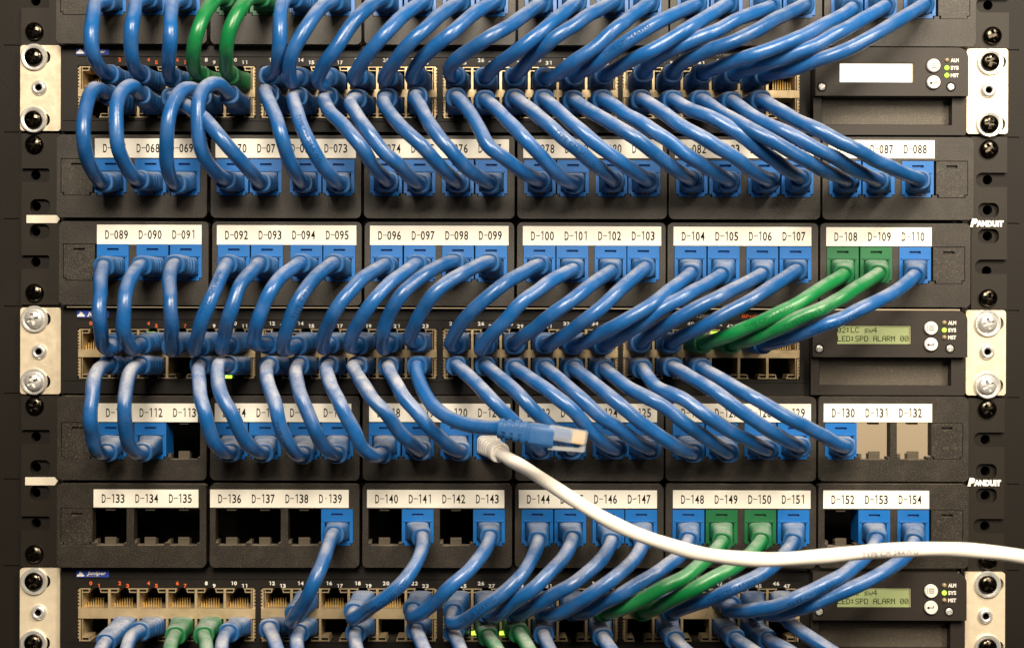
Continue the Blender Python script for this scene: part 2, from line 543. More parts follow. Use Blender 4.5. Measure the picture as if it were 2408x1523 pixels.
# ------------------------------------------------------------------ keystone jacks
JD = 0.0100                      # depth of the module faces
JS = PX * (CAM_D - JD) / CAM_D   # metres per grid unit on them
def jack_mesh(mat):
    body = MB()
    hw, hh = 37.2 * JS, 42.6 * JS
    nt_ = 6.5 * JS
    body.prism([(-hw + nt_, -hh), (hw - nt_, -hh), (hw - nt_, -hh + nt_), (hw, -hh + nt_), (hw, hh), (-hw, hh), (-hw, -hh + nt_), (-hw + nt_, -hh + nt_)], -0.014, 0.0003)
    c = MB()
    c.box(-13.5 * JS, 13.5 * JS, -0.0012, 0.002, 27 * JS, 33 * JS)
    c.box(-29 * JS, 29 * JS, -0.012, 0.002, -32 * JS, 11 * JS)
    c.box(-10 * JS, 10 * JS, -0.012, 0.002, -39 * JS, -32.2 * JS)
    me = cut(body, c, "keystone_jack", [mat, 'brass', 'dark'])
    bm = bmesh.new(); bm.from_mesh(me)
    mb2 = MB(); mb2.bm.free(); mb2.bm = bm
    # raised lip round the socket, the clear latch below it and the socket floor
    mb2.box(-33 * JS, 33 * JS, 0.0003, 0.0008, 14 * JS, 17 * JS)
    mb2.mi = 1; mb2.box(-8 * JS, 8 * JS, -0.004, 0.0022, -37.5 * JS, -33.5 * JS)
    mb2.mi = 2; mb2.box(-28.5 * JS, 28.5 * JS, -0.0128, -0.0121, -31.5 * JS, 10.5 * JS)
    bm.normal_update()
    bm.to_mesh(me); bm.free()
    return me
JACK = {'blue': jack_mesh('jack_blue'), 'green': jack_mesh('jack_green')}
hw, hh, nq = 36.6 * JS, 42.0 * JS, 6.5 * JS
body = MB()
body.prism([(-hw + nq, -hh), (hw - nq, -hh), (hw - nq, -hh + nq), (hw, -hh + nq), (hw, hh), (-hw, hh), (-hw, -hh + nq), (-hw + nq, -hh + nq)], -0.006, -0.0002)
c = MB(); c.box(-13.5 * JS, 13.5 * JS, -0.0016, 0.002, 26 * JS, 33 * JS)
BLANK = cut(body, c, "blank_insert", 'module')

GREEN_JACKS = {('C', 19), ('C', 20), ('E', 16), ('E', 17), ('A', 3), ('A', 4)}
EMPTY = {('D', 2), ('D', 20), ('D', 21), ('E', 0), ('E', 1), ('E', 2), ('E', 3), ('E', 4), ('E', 5), ('E', 7), ('E', 9), ('E', 19)}

def jack_center(row, k):
    r = ROWS[row]
    x = rx(r, JC[k]) + 37.5
    return x, lerp_y(r['jack'], x) + 43

def module(row, i, panel):
    r = ROWS[row]
    x0, x1 = rx(r, MODX[i][0]), rx(r, MODX[i][1])
    xm = (x0 + x1) / 2
    yt, yb = lerp_y(r['top'], xm), lerp_y(r['bot'], xm)
    body = MB()
    A, B = W(x0, (yt + yb) / 2, JD), W(x1, (yt + yb) / 2, JD)
    body.rounded(A.x, B.x, W(xm, yb, JD).z, W(xm, yt, JD).z, 12 * PX, 0.004, JD, 5)
    body.bevel_front(0.008, 0.0014, 4)
    c = MB()
    sl = SLOTS[i]
    jt = lerp_y(r['jack'], xm)
    for p in (0, 2):
        a, b_ = rx(r, sl[p]), rx(r, sl[p + 1]) + 75
        pa, pb = W(a - 0.4, jt, JD), W(b_ + 0.4, jt, JD)
        zt, zb = W(xm, jt - 0.6, JD).z, W(xm, jt + 86.6, JD).z
        n6 = 6 * JS
        mid = (W(rx(r, sl[p]) + 75, jt, JD).x + W(rx(r, sl[p + 1]), jt, JD).x) / 2
        # stepped lower corners, one step per jack
        c.prism([(pa.x + n6, zb), (mid - n6, zb), (mid - n6, zb + n6), (mid + n6, zb + n6), (mid + n6, zb), (pb.x - n6, zb), (pb.x - n6, zb + n6), (pb.x, zb + n6), (pb.x, zt), (pa.x, zt), (pa.x, zb + n6), (pa.x + n6, zb + n6)], -0.02, 0.02)
    me = cut(body, c, "faceplate_module", ['module', 'handle'], 35)
    o = put("faceplate_module", me, panel)
    # jacks, blanks, spring tabs of the open slots
    k0 = [0, 3, 7, 11, 15, 19][i]
    n = 0
    tabs = MB(); any_tab = False
    for s, sx in enumerate(sl):
        cx = rx(r, sx) + 37.5
        cy = lerp_y(r['jack'], cx) + 43
        if (i == 0 and s == 0) or (i == 5 and s == 3):
            q = put("blank_insert", BLANK, None, W(cx, cy, JD)); attach(q, o); continue
        k = k0 + n; n += 1
        if (row, k) in EMPTY:
            any_tab = True
            tabs.pbox(cx - 13, cy + 30, cx + 13, cy + 44, 0.0025, 0.0075)
            tabs.pbox(cx - 11, cy - 43.5, cx + 11, cy - 39, 0.004, 0.009)
            tabs.pbox(cx - 37, cy + 30, cx - 30, cy + 44, 0.004, 0.0085)
            tabs.pbox(cx - 13, cy + 24, cx + 13, cy + 30, 0.0025, 0.0040)
            continue
        col = 'green' if (row, k) in GREEN_JACKS else 'blue'
        q = put("keystone_jack", JACK[col], None, W(cx, cy, JD)); attach(q, o)
        if col == 'green': q["label"] = "green keystone jack"
    if any_tab:
        tabs.build("latch_tab", 'tab', o)
    # paper label strip
    sx0, sx1 = rx(r, STRIPX[i][0]), rx(r, STRIPX[i][1])
    if row == 'D': sx1 = [465, 826, 1200, 1545, 1907, 2192][i]; sx0 = [230, 505, 868, 1221, 1583, 1937][i]
    if row == 'E': sx1 = [466.5, 820, 1186, 1545, 1906, 2185][i]; sx0 = [220, 494, 863, 1220, 1582.5, 1936][i]
    st, sb = lerp_y(r['strip'][0], xm), lerp_y(r['strip'][1], xm)
    mb = MB(); mb.pbox(sx0, st, sx1, sb, JD + 0.00005, JD + 0.00025)
    mb.mi = 1
    if r['code']:
        for j in range(3 if i in (0, 5) else 4):
            s = f"D-{r['code'] + k0 + j:03d}"
            if s == "D-139": s = "D.139"
            if s in ("D-147", "D-151"): s = s.replace('-', '~')
            add_label_code(mb, s, sx0 + 24 + 79.0 * j, (st + sb) / 2 - 0.5, JD + 0.00029)
    q = mb.build("label_strip", ['paper', 'ink'], o)

def panel(label, rows, ear_l, ear_r, holes_l, holes_r, screws_l, screws_r, tape, brand):
    r0, r1 = ROWS[rows[0]], ROWS[rows[-1]]
    cy = (r0['top'][0] + r1['bot'][1]) / 2
    t = thing("patch_bay", label, "patch panel", W(1204, cy, 0), "black patch panels")
    for side, (x0, x1, y0, y1), holes, screws in (('l', ear_l, holes_l, screws_l), ('r', ear_r, holes_r, screws_r)):
        body = MB(); body.pbox(x0, y0, x1, y1, -0.0018, 0.0)
        c = MB()
        for kind, hx, hy in holes:
            p = W(hx, hy, 0)
            if kind == 'o':      # closed oval
                e0, e1 = (hx - 14, hx + 33) if side == 'l' else (hx - 22, hx + 27)
                a, b_ = W(e0, hy, 0).x, W(e1, hy, 0).x
                c.rounded(a, b_, p.z - 17 * PX, p.z + 17 * PX, 14 * PX, -0.01, 0.01)
            else:                # slot open to the outer edge
                if side == 'l':
                    c.rounded(W(x0 - 30, hy, 0).x, W(hx + 32, hy, 0).x, p.z - 16 * PX, p.z + 16 * PX, 5 * PX, -0.01, 0.01)
                else:
                    c.rounded(W(hx - 27, hy, 0).x, W(x1 + 30, hy, 0).x, p.z - 17 * PX, p.z + 17 * PX, 15 * PX, -0.01, 0.01)
        me = cut(body, c, "mounting_ear", 'ear_black')
        o = put("mounting_ear", me, t)
        for sx, sy, rot in screws:
            place(SCREW_BLACK, "mounting_screw", sx, sy, 0.0002, o, rot)
        if side == 'l' and tape:
            x0_, y0_, x1_, y1_ = tape
            pts = [W(x0_, y0_, 0), W(x1_ - 8, y0_, 0), W(x1_, (y0_ + y1_) / 2 - 1, 0), W(x1_ - 7, y1_, 0), W(x0_, y1_, 0)]
            mb = MB(); mb.prism([(p.x, p.z) for p in pts], 0.0001, 0.0004)
            mb.build("label_tape", 'tape', o)
        if side == 'r' and brand:
            mb = MB()
            add_text(mb, "P", brand[0] - 30, brand[1] + 0.3, 0.0003, 17, 18, 0.09, 0.25)
            add_text(mb, "ANDUIT", brand[0] + 8, brand[1] + 2.4, 0.0003, 12.6, 64, 0.085)
            mb.build("brand_lettering", 'logo_white', o)
    for row in rows:
        for i in range(6):
            module(row, i, t)
        r = ROWS[row]
        mb = MB()
        y0, y1 = r['top'][0] + 4, r['bot'][0] - 2
        if row == 'D':  # added sheet hides the lit wall, keeping open slots and gaps dark
            mb.pbox(145, y0, 1940, y1, -0.040, -0.036)
        else:
            mb.pbox(145, y0, 2282, y1, -0.040, -0.036)
        mb.pbox(118, y0 - 14, 2290, y0 + 6, -0.012, -0.0055)
        mb.pbox(118, y1 - 6, 2290, y1 + 9, -0.012, -0.0055)
        mb.build("rails_and_added_backing", 'dark', t)
    return t

panel("topmost black patch panel, cut off by the top edge above the first switch", ['A'],
      (50.5, 140, -140, 106), (2284, 2373, -140, 114), [('s', 84, 3)], [('s', 2323, 13)],
      [(82, 75, 0.3)], [(2333, 85, 1.2)], None, None)
panel("black patch panel with label strips D-067 to D-110", ['B', 'C'],
      (50.5, 140, 314, 716), (2284, 2368, 322, 727),
      [('s', 84, 412), ('o', 85, 485), ('o', 84, 544), ('s', 84, 616)], [('s', 2322, 423), ('o', 2322, 494), ('o', 2322, 555), ('s', 2320, 627)],
      [(81.5, 340, 0.5), (82.5, 688, 0.2)], [(2325, 351, 0.9), (2322.5, 700.5, 0.1)], (63, 506, 141.5, 524.5), (2320, 523))
panel("black patch panel with label strips D-111 to D-154 and empty slots", ['D', 'E'],
      (50, 139, 928, 1331), (2276, 2362, 936, 1341),
      [('s', 85, 1026), ('o', 85, 1098), ('o', 84, 1158), ('s', 85, 1229)], [('s', 2317, 1033), ('o', 2317, 1107), ('o', 2317, 1164), ('s', 2316, 1236)],
      [(82.5, 953, 0.6), (81.5, 1301, 0.15)], [(2321, 961, 0.8), (2322, 1318, 0.4)], (60, 1121, 136.5, 1140), (2314, 1132))

# ------------------------------------------------------------------ switches
PORT_COLS = [223 + 67.9 * i for i in range(6)] + [652 + 67.2 * i for i in range(6)] + [1077 + 67 * i for i in range(6)] + [1503 + 67 * i for i in range(6)]
GROUPX = [(184, 600), (614, 1027), (1042, 1453), (1465, 1880)]
SW = [
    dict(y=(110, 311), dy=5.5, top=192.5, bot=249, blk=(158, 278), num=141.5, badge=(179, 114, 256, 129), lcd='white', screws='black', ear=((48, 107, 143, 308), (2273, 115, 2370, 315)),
         es=((81, 135), (92.5, 207), (80, 282)), er=((2328, 146), (2323.5, 213), (2326, 292)), disp=(1913, 111.5, 2277, 318),
         label="top network switch with blown-out white screen under the topmost patch panel"),
    dict(y=(725, 927), dy=3.0, top=803, bot=860.5, blk=(774, 890), num=760, badge=(181, 730, 256, 746), lcd='green', screws='steel', ear=((48, 723, 143, 926), (2271, 729, 2365, 929)),
         es=((81.6, 750), (92.5, 826.5), (81, 897)), er=((2322, 760), (2320.5, 827), (2321, 906)), disp=(1907, 729, 2275, 929),
         label="middle network switch with green screen and bright silver ear screws"),
    dict(y=(1338, 1560), dy=2.0, top=1411, bot=1474, blk=(1383, 1507), num=1370, badge=(180, 1339.5, 256, 1356), lcd='green', screws='black', ear=((47, 1335, 141, 1536), (2269, 1344, 2363, 1545)),
         es=((81, 1366), (91.5, 1438.5), (80, 1511)), er=((2322, 1373), (2316.5, 1447), (2322, 1521)), disp=(1907, 1345, 2273, 1549),
         label="bottom network switch with many empty ports, cut by the bottom edge"),
]
SD = 0.0040     # chassis face
def port_xy(sw, row, col):
    s = SW[sw]
    x = PORT_COLS[col]
    base = s['top'] if row == 'u' else s['bot']
    return x, base + s['dy'] * (x - 1204) / 2060.0 * 0.6

USED = set()    # (switch, row, column) of every port that holds a plug, filled from the cord list below

def build_switch(idx, used):
    s = SW[idx]
    t = thing("network_switch", s['label'], "network switch", W(1204, (s['y'][0] + s['y'][1]) / 2, 0), "network switches")
    dy = s['dy']
    y0, y1 = s['y']
    # chassis front with the four port openings
    body = MB()
    body.pbox(143, y0, 1905, y1, -0.22, SD)
    body.bevel_front(0.0, 0.0005, 2)
    c = MB()
    for gx0, gx1 in GROUPX:
        oy = dy * ((gx0 + gx1) / 2 - 1204) / 2060 * 0.6
        c.pbox(gx0 - 1.5, s['blk'][0] - 1.5 + oy, gx1 + 1.5, s['blk'][1] + 1.5 + oy, -0.02, SD + 0.002, SD)
    # the seam above the number strip and the step below the ports
    c.pbox(182, s['num'] - 7.5, 1884, s['num'] - 5.9, SD - 0.0006, SD + 0.001)
    c.pbox(146, s['blk'][1] + 7, 1902, s['blk'][1] + 8.5, SD - 0.0005, SD + 0.001)
    put("chassis", cut(body, c, "chassis", 'chassis', 35), t)
    # port blocks
    for g, (gx0, gx1) in enumerate(GROUPX):
        oy = dy * ((gx0 + gx1) / 2 - 1204) / 2060 * 0.6
        bt, bb = s['blk'][0] + oy, s['blk'][1] + oy
        cols = PORT_COLS[g * 6:g * 6 + 6]
        top, bot = s['top'] + oy, s['bot'] + oy
        f1 = SD + 0.0006
        mb = MB()
        mb.mi = 1
        mb.pbox(gx0 + 1, bt + 1, gx1 - 1, bb - 1, -0.0165, -0.0150)         # back of the cavities
        mb.mi = 0
        mid0, mid1 = top + 19, bot - 20
        mb.pbox(gx0, mid0, gx1, mid1, -0.010, f1)                            # bar between the rows
        edges = [gx0 + 2] + [(a + b_) / 2 for a, b_ in zip(cols, cols[1:])] + [gx1 - 2]
        for q, ex in enumerate(edges):
            w = 5.0 if 0 < q < 6 else 4.5
            a, b_ = ex - w, ex + w
            if q == 0: a, b_ = gx0 + 6.5, gx0 + 9 + 3
            if q == 6: a, b_ = gx1 - 12, gx1 - 6.5
            mb.pbox(a + 2.1, bt, b_ - 2.1, mid0, -0.012, f1 - 0.00005)
            mb.pbox(a + 2.1, mid1, b_ - 2.1, bb, -0.012, f1 - 0.00005)
        # serrated spring fingers at both ends
        for ex, sgn in ((gx0, 1), (gx1, -1)):
            a, b_ = (ex + 2.2, ex + 6) if sgn > 0 else (ex - 6, ex - 2.2)
            mb.pbox(a, bt, b_, bb, -0.006, SD - 0.0002)
            n = 15
            for q in range(n):
                yy = bt + 3 + (bb - bt - 6) * q / n
                a, b_ = (ex - 0.5, ex + 2.2) if sgn > 0 else (ex - 2.2, ex + 0.5)
                mb.pbox(a, yy, b_, yy + 4.2, -0.003, SD - 0.0004)
        # lamp windows left and right of every latch notch
        for cx in cols:
            for sgn in (-1, 1):
                xa, xb = (cx - 30, cx - 13.5) if sgn < 0 else (cx + 13.5, cx + 30)
                for (u0, u1, edge) in ((bt, bt + 10, bt), (bb - 10, bb, bb)):
                    mb.pbox(xa - 3, u0, xb + 3, u0 + 2.2, -0.006, f1 - 0.0001) if edge == bt else mb.pbox(xa - 3, u1 - 2.2, xb + 3, u1, -0.006, f1 - 0.0001)
                    if edge == bt:
                        mb.pbox(xa, u1 - 1.8, xb, u1, -0.006, f1 - 0.0001)
                    else:
                        mb.pbox(xa, u0, xb, u0 + 1.8, -0.006, f1 - 0.0001)
                    iu0, iu1 = (u0 + 2.2, u1 - 1.8) if edge == bt else (u0 + 1.8, u1 - 2.2)
                    xi = xb if sgn < 0 else xa
                    mb.pbox(xi - 0.9, iu0, xi + 0.9, iu1, -0.006, f1 - 0.00015)
                    mb.mi = 1
                    mb.pbox(xa + 1, iu0, xb - 1, iu1, -0.006, f1 - 0.0009)
                    mb.mi = 0
        blk = mb.build("port_block", ['shield', 'dark'], t)
        # gold contact combs of the open ports
        for j, cx in enumerate(cols):
            for rr, cyy in (('u', top),):
                if (idx, rr, g * 6 + j) in used: continue
                cm = MB()
                for q in range(8):
                    x = cx - 20 + 40 * q / 7
                    if rr == 'u':
                        a = W(x, cyy + 16.5, 0.0018); b_ = W(x, cyy - 7, -0.009)
                    else:
                        a = W(x, cyy - 15, 0.0); b_ = W(x, cyy + 3, -0.010)
                    h = 1.5 * PX
                    va = [cm.bm.verts.new(v) for v in ((a.x - h, a.y, a.z), (a.x + h, a.y, a.z), (b_.x + h, b_.y, b_.z), (b_.x - h, b_.y, b_.z))]
                    vb = [cm.bm.verts.new((v.co.x, v.co.y, v.co.z - 0.0003 if rr == 'u' else v.co.z + 0.0003)) for v in va]
                    cm.bm.faces.new(va); cm.bm.faces.new(vb[::-1])
                    for e in range(4):
                        cm.bm.faces.new((va[e], vb[e], vb[(e + 1) % 4], va[(e + 1) % 4]))
                cm.build('contact_pins', 'gold', blk)
        for li, (lx, ly) in enumerate({1: [(355, 784), (537, 885), (1680, 783)], 2: [(1116, 1488), (1182, 1488)]}.get(idx, [])):
            if gx0 < lx < gx1:
                mb = MB(); mb.pbox(lx - 7.5, ly - 4, lx + 7.5, ly + 4, SD - 0.001, SD + 0.0009)
                mb.build("link_light", 'led_on', blk)
    # printed port numbers
    mb = MB()
    for col, cx in enumerate(PORT_COLS):
        oy = dy * (cx - 1204) / 2060 * 0.6
        mb.mi = 1 if col < 4 else 0
        for s_, dx, ddy in ((str(2 * col), -9.5, 0.5), (str(2 * col + 1), 9, 6.5)):
            for q, ch in enumerate(s_):
                xo = (q - (len(s_) - 1) / 2) * 8.2
                add_text(mb, ch, cx + dx + (xo - 3.4 if dx < 0 and len(s_) > 1 else xo + (3.4 if len(s_) > 1 else 0)), s['num'] + oy + ddy, SD + 0.0002, 8.6, 6.8 if ch != '1' else 4.4, 0.035)
    mb.build("port_numbers", ['white_ink', 'orange_ink'], t)
    mb = MB()
    yy = s['y'][0] + 17.5 + dy * 0.15
    add_text(mb, "EX", 1609, yy, SD + 0.0002, 8.5, 24, 0.02)
    add_text(mb, "4200", 1651, yy, SD + 0.0002, 8.5, 36, 0.02)
    add_text(mb, "Series", 1697, yy, SD + 0.0002, 8.5, 44, 0.02)
    mb.mi = 1
    add_text(mb, "8PoE", 1763, yy, SD + 0.0002, 8.5, 38, 0.02)
    mb.build("model_lettering", ['grey_ink', 'orange_ink'], t)
    # blue maker's badge with its white tree mark
    bx0, by0, bx1, by1 = s['badge']
    mb = MB(); mb.pbox(bx0, by0, bx1, by1, SD + 0.00005, SD + 0.0003)
    mb.mi = 1
    tx, ty = bx0 + 10, by1 - 2
    pts = [(tx - 9, ty), (tx + 9, ty), (tx + 8, ty - 4), (tx + 5, ty - 5), (tx + 5, ty - 8), (tx + 2, ty - 9), (tx, ty - 12), (tx - 3, ty - 9), (tx - 4, ty - 6), (tx - 8, ty - 4)]
    mb.prism([(W(x, y, SD).x, W(x, y, SD).z) for x, y in pts], SD + 0.0003, SD + 0.00045)
    add_text(mb, "Juniper", bx0 + 47, by0 + 6.8, SD + 0.00045, 8.2, 46, 0.03, 0.2)
    mb.mi = 2
    mb.pbox(bx0 + 23, by1 - 3, bx0 + 54, by1 - 1.6, SD + 0.0003, SD + 0.00042)
    mb.build("brand_badge", ['badge', 'logo_white', 'grey_ink'], t)
    # silver ears
    for side, (ex0, ey0, ex1, ey1), pos in (('l', s['ear'][0], s['es']), ('r', s['ear'][1], s['er'])):
        body = MB()
        a, b_ = W(ex0, (ey0 + ey1) / 2, 0.001), W(ex1, (ey0 + ey1) / 2, 0.001)
        zt, zb = W((ex0 + ex1) / 2, ey0, 0.001).z, W((ex0 + ex1) / 2, ey1, 0.001).z
        body.rounded(a.x, b_.x, zb, zt, 7 * PX, -0.0010, 0.0012)
        body.bevel_front(0.001, 0.0003, 2)
        c = MB()
        c.disc(W(pos[1][0], pos[1][1], 0.001).x, W(pos[1][0], pos[1][1], 0.001).z, 8 * PX, -0.003, 0.005)
        for q in (0, 2):   # elongated screw slots, seen as dark crescents beside the washers
            p = W(pos[q][0] + 4, pos[q][1], 0.001)
            c.rounded(p.x - 26 * PX, p.x + 34 * PX, p.z - 16 * PX, p.z + 16 * PX, 15 * PX, -0.004, 0.005)
        me = cut(body, c, "mounting_ear", 'steel', 40)
        o = put("mounting_ear", me, t)
        for q in (0, 2):
            place(WASHER, "washer", pos[q][0], pos[q][1], 0.0013, o)
            place(SCREW_STEEL if s['screws'] == 'steel' else SCREW_BLACK, "mounting_screw", pos[q][0] - 0.5, pos[q][1], 0.0024, o, 0.3 + 0.7 * q + idx)
        place(STANDOFF, "standoff", pos[1][0], pos[1][1], 0.0013, o)
    # folded ear flanges beside the chassis
    # display module
    x0, y0, x1, y1 = s['disp']
    h = (y1 - y0)
    dm, dl = 0.0125, 0.0085
    up = y0 + 0.555 * h
    body = MB()
    A, B = W(x0 + 5, y0, dm), W(x1, up, dm)
    body.rounded(A.x, B.x, B.z, A.z, 24 * PX, -0.004, dm, 8, (0, 1, 0, 0))
    body.bevel_front(0.0, 0.0016, 3)
    lx0, lx1 = x0 + 60.5, x0 + 235.5
    ly0, ly1 = y0 + 0.175 * h, y0 + 0.405 * h
    c = MB(); c.pbox(lx0, ly0, lx1, ly1, dm - 0.0016, dm + 0.01, dm)
    dmod = put("display_module", cut(body, c, "display_module", 'display', 35), t)
    # lower carrying handle: a frame round a deep grained recess
    body = MB()
    A, B = W(x0, up - 4, dl), W(x1 - 5, y1, dl)
    body.rounded(A.x, B.x, B.z, A.z, 6 * PX, -0.012, dl, 4, (1, 0, 0, 0))
    c = MB(); c.pbox(x0 + 19, up + 2, x1 - 38, y1 - 0.115 * h, dl - 0.0055, dl + 0.01, dl)
    hd = put("handle_frame", cut(body, c, "handle_frame", 'display', 35), t)
    mb = MB(); mb.pbox(x0 + 20, up + 3, x1 - 39, y1 - 0.115 * h - 1, dl - 0.0058, dl - 0.0053)
    mb.build("recess_panel", 'handle', hd)
    # screen
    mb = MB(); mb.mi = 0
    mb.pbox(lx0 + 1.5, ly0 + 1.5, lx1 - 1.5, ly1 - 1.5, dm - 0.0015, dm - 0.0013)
    mb.mi = 2
    mb.pbox(lx1 - 3, ly0 + 1, lx1 - 1.2, ly1 - 1, dm - 0.0013, dm - 0.0006)
    mb.pbox(lx0 + 1, ly0 + 0.6, lx1 - 3, ly0 + 2.2, dm - 0.0013, dm - 0.0006)
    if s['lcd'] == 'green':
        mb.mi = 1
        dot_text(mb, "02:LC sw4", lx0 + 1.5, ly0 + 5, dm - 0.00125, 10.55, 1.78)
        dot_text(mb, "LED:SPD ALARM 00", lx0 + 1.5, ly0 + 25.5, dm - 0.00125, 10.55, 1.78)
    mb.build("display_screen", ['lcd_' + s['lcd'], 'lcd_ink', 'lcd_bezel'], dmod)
    # buttons
    for q, by in enumerate((y0 + 0.212 * h, y0 + 0.402 * h)):
        bx = x0 + 281.5
        p = W(bx, by, dm)
        mb = MB()
        mb.lathe(p.x, p.z, [(17.5 * PX, dm - 0.0004), (17.5 * PX, dm + 0.0002), (15.8 * PX, dm + 0.0002), (15.5 * PX, dm + 0.0010), (14 * PX, dm + 0.0014), (0, dm + 0.0015)], 32)
        for f in mb.bm.faces:
            if all(abs((v.co.x - p.x) ** 2 + (v.co.z - p.z) ** 2) ** 0.5 > 15.7 * PX for v in f.verts): f.material_index = 1
        mb.mi = 1
        dd = dm + 0.0016
        if q == 0:
            for e in (-4.5, 0, 4.5):
                mb.pbox(bx - 4, by + e - 0.7, bx + 9, by + e + 0.7, dd - 0.0001, dd)
                mb.pbox(bx - 8.5, by + e - 0.9, bx - 6.5, by + e + 0.9, dd - 0.0001, dd)
        else:
            mb.pbox(bx - 4, by + 0.3, bx + 8, by + 1.8, dd - 0.0001, dd)
            mb.pbox(bx + 6.6, by - 4, bx + 8, by + 0.3, dd - 0.0001, dd)
            mb.prism([(W(x, y, dd).x, W(x, y, dd).z) for x, y in ((bx - 9, by + 1), (bx - 3, by + 4.6), (bx - 3, by - 2.6))], dd - 0.0001, dd)
        mb.build("push_button", ['button', 'dark'], dmod, 40)
    # status lamps and their words
    lit = {0: (0, 1, 1), 1: (0, 1, 0), 2: (0, 1, 0)}[idx]
    wd = MB()
    for q, word in enumerate(("ALM", "SYS", "MST")):
        ly = y0 + h * (0.148 + 0.0858 * q)
        lx = x0 + 313.5
        p = W(lx, ly, dm)
        mb = MB(); mb.lathe(p.x, p.z, [(5.4 * PX, dm - 0.0003), (5.4 * PX, dm + 0.0003), (3.5 * PX, dm + 0.0009), (0, dm + 0.0011)], 20)
        mb.build("status_light", 'led_on' if lit[q] else 'led_off', dmod, 50)
        add_text(wd, word, lx + 18.5, ly, dm + 0.0002, 8.6, 19, 0.045)
    wd.build("status_lettering", 'white_ink', dmod)
    for sx, sy in ((x0 + 19.5, y0 + 0.452 * h), (x1 - 41, y0 + 0.452 * h)):
        p = W(sx, sy, dm)
        mb = MB(); mb.lathe(p.x, p.z, [(11.5 * PX, dm - 0.0003), (11.5 * PX, dm + 0.00012), (0, dm + 0.00014)], 28)
        ring = mb.build("screw_recess", 'dark', dmod)
        place(SCREW_SMALL, "small_screw", sx, sy, dm + 0.0002, dmod, 0.35)
    return t

# ------------------------------------------------------------------ patch cords
Z = 0.35155
OFF = {'T1': (0, 0), 'T2': (799.5, 0), 'T3': (1561.4, 0), 'M1': (0, 498.5), 'M2': (799.5, 498.5), 'M3': (1561.4, 498.5),
       'B1': (0, 996.1), 'B2': (799.5, 996.1), 'B3': (1561.4, 996.1)}
def parse(s):
    out, off = [], None
    for tok in s.split():
        if tok in OFF: off = OFF[tok]; continue
        x, y = tok.split(',')
        out.append((off[0] + float(x) * Z, off[1] + float(y) * Z))
    return out

CORDS = []   # (colour, end A, end B, path)
def cords(sec, text_):
    for line in text_.strip().splitlines():
        col, a, b_, path = line.split(None, 3)
        CORDS.append((sec, col, a, b_, parse(path)))

cords('s1t', """
blue A0 0u1 T1 700,12 640,30 622,100 612,220 628,360 665,455 722,512
blue A1 0u2 T1 985,-10 915,20 893,100 878,220 880,360 905,460 950,518
blue A2 0u3 T1 1215,0 1152,30 1142,120 1140,250 1130,400 1128,490 1160,555
green A3 0u4 T1 1500,-15 1435,5 1370,100 1318,220 1295,350 1295,450 1330,528
green A4 0u5 T1 1740,-15 1655,0 1588,95 1540,200 1513,330 1508,440 1530,528
blue A5 0u6 T1 1960,-10 1895,10 1876,100 1870,220 1868,340 1850,450 1800,528
blue A6 0u7 T1 2230,10 2160,45 2095,120 2020,230 1960,350 1930,460 1950,548 1990,555
blue A7 0u8 T2 290,-5 210,35 110,130 20,250 T1 2230,350 2160,450 2125,530 2160,565 2190,560
blue A8 0u9 T2 555,10 420,110 300,230 200,350 125,460 90,530 115,548
blue A9 0u10 T2 795,15 640,130 500,260 400,370 330,470 295,535 325,555
blue A10 0u11 T2 1040,10 900,90 740,230 600,340 520,430 480,520 515,545
blue A11 0u12 T2 1340,25 1150,160 960,280 820,365 745,435 735,500 765,540
blue A12 0u13 T2 1580,15 1400,170 1220,315 1080,415 985,500 960,545
blue A13 0u14 T2 1830,15 1600,145 1420,270 1290,380 1215,465 1165,540
blue A14 0u15 T2 2070,20 1850,190 1700,320 1560,420 1440,510 1365,550
blue A15 0u16 T3 215,30 T2 2150,140 1950,260 1800,360 1680,450 1570,530
blue A16 0u17 T3 425,25 250,140 100,230 T2 2080,340 1960,400 1850,465 1775,520
blue A17 0u18 T3 705,50 500,130 330,215 150,290 T2 2200,345 2080,425 2020,485
blue A18 0u19 T3 935,35 750,130 550,240 350,320 180,390 90,450 50,485
blue A19 0u20 T3 1255,60 1080,165 850,275 620,360 420,430 260,492
blue A20 0u21 T3 1475,45 1250,175 1050,285 850,368 650,440 480,505
blue A21 0u22 T3 1735,35 1500,180 1250,320 1050,400 850,468 675,515
""")
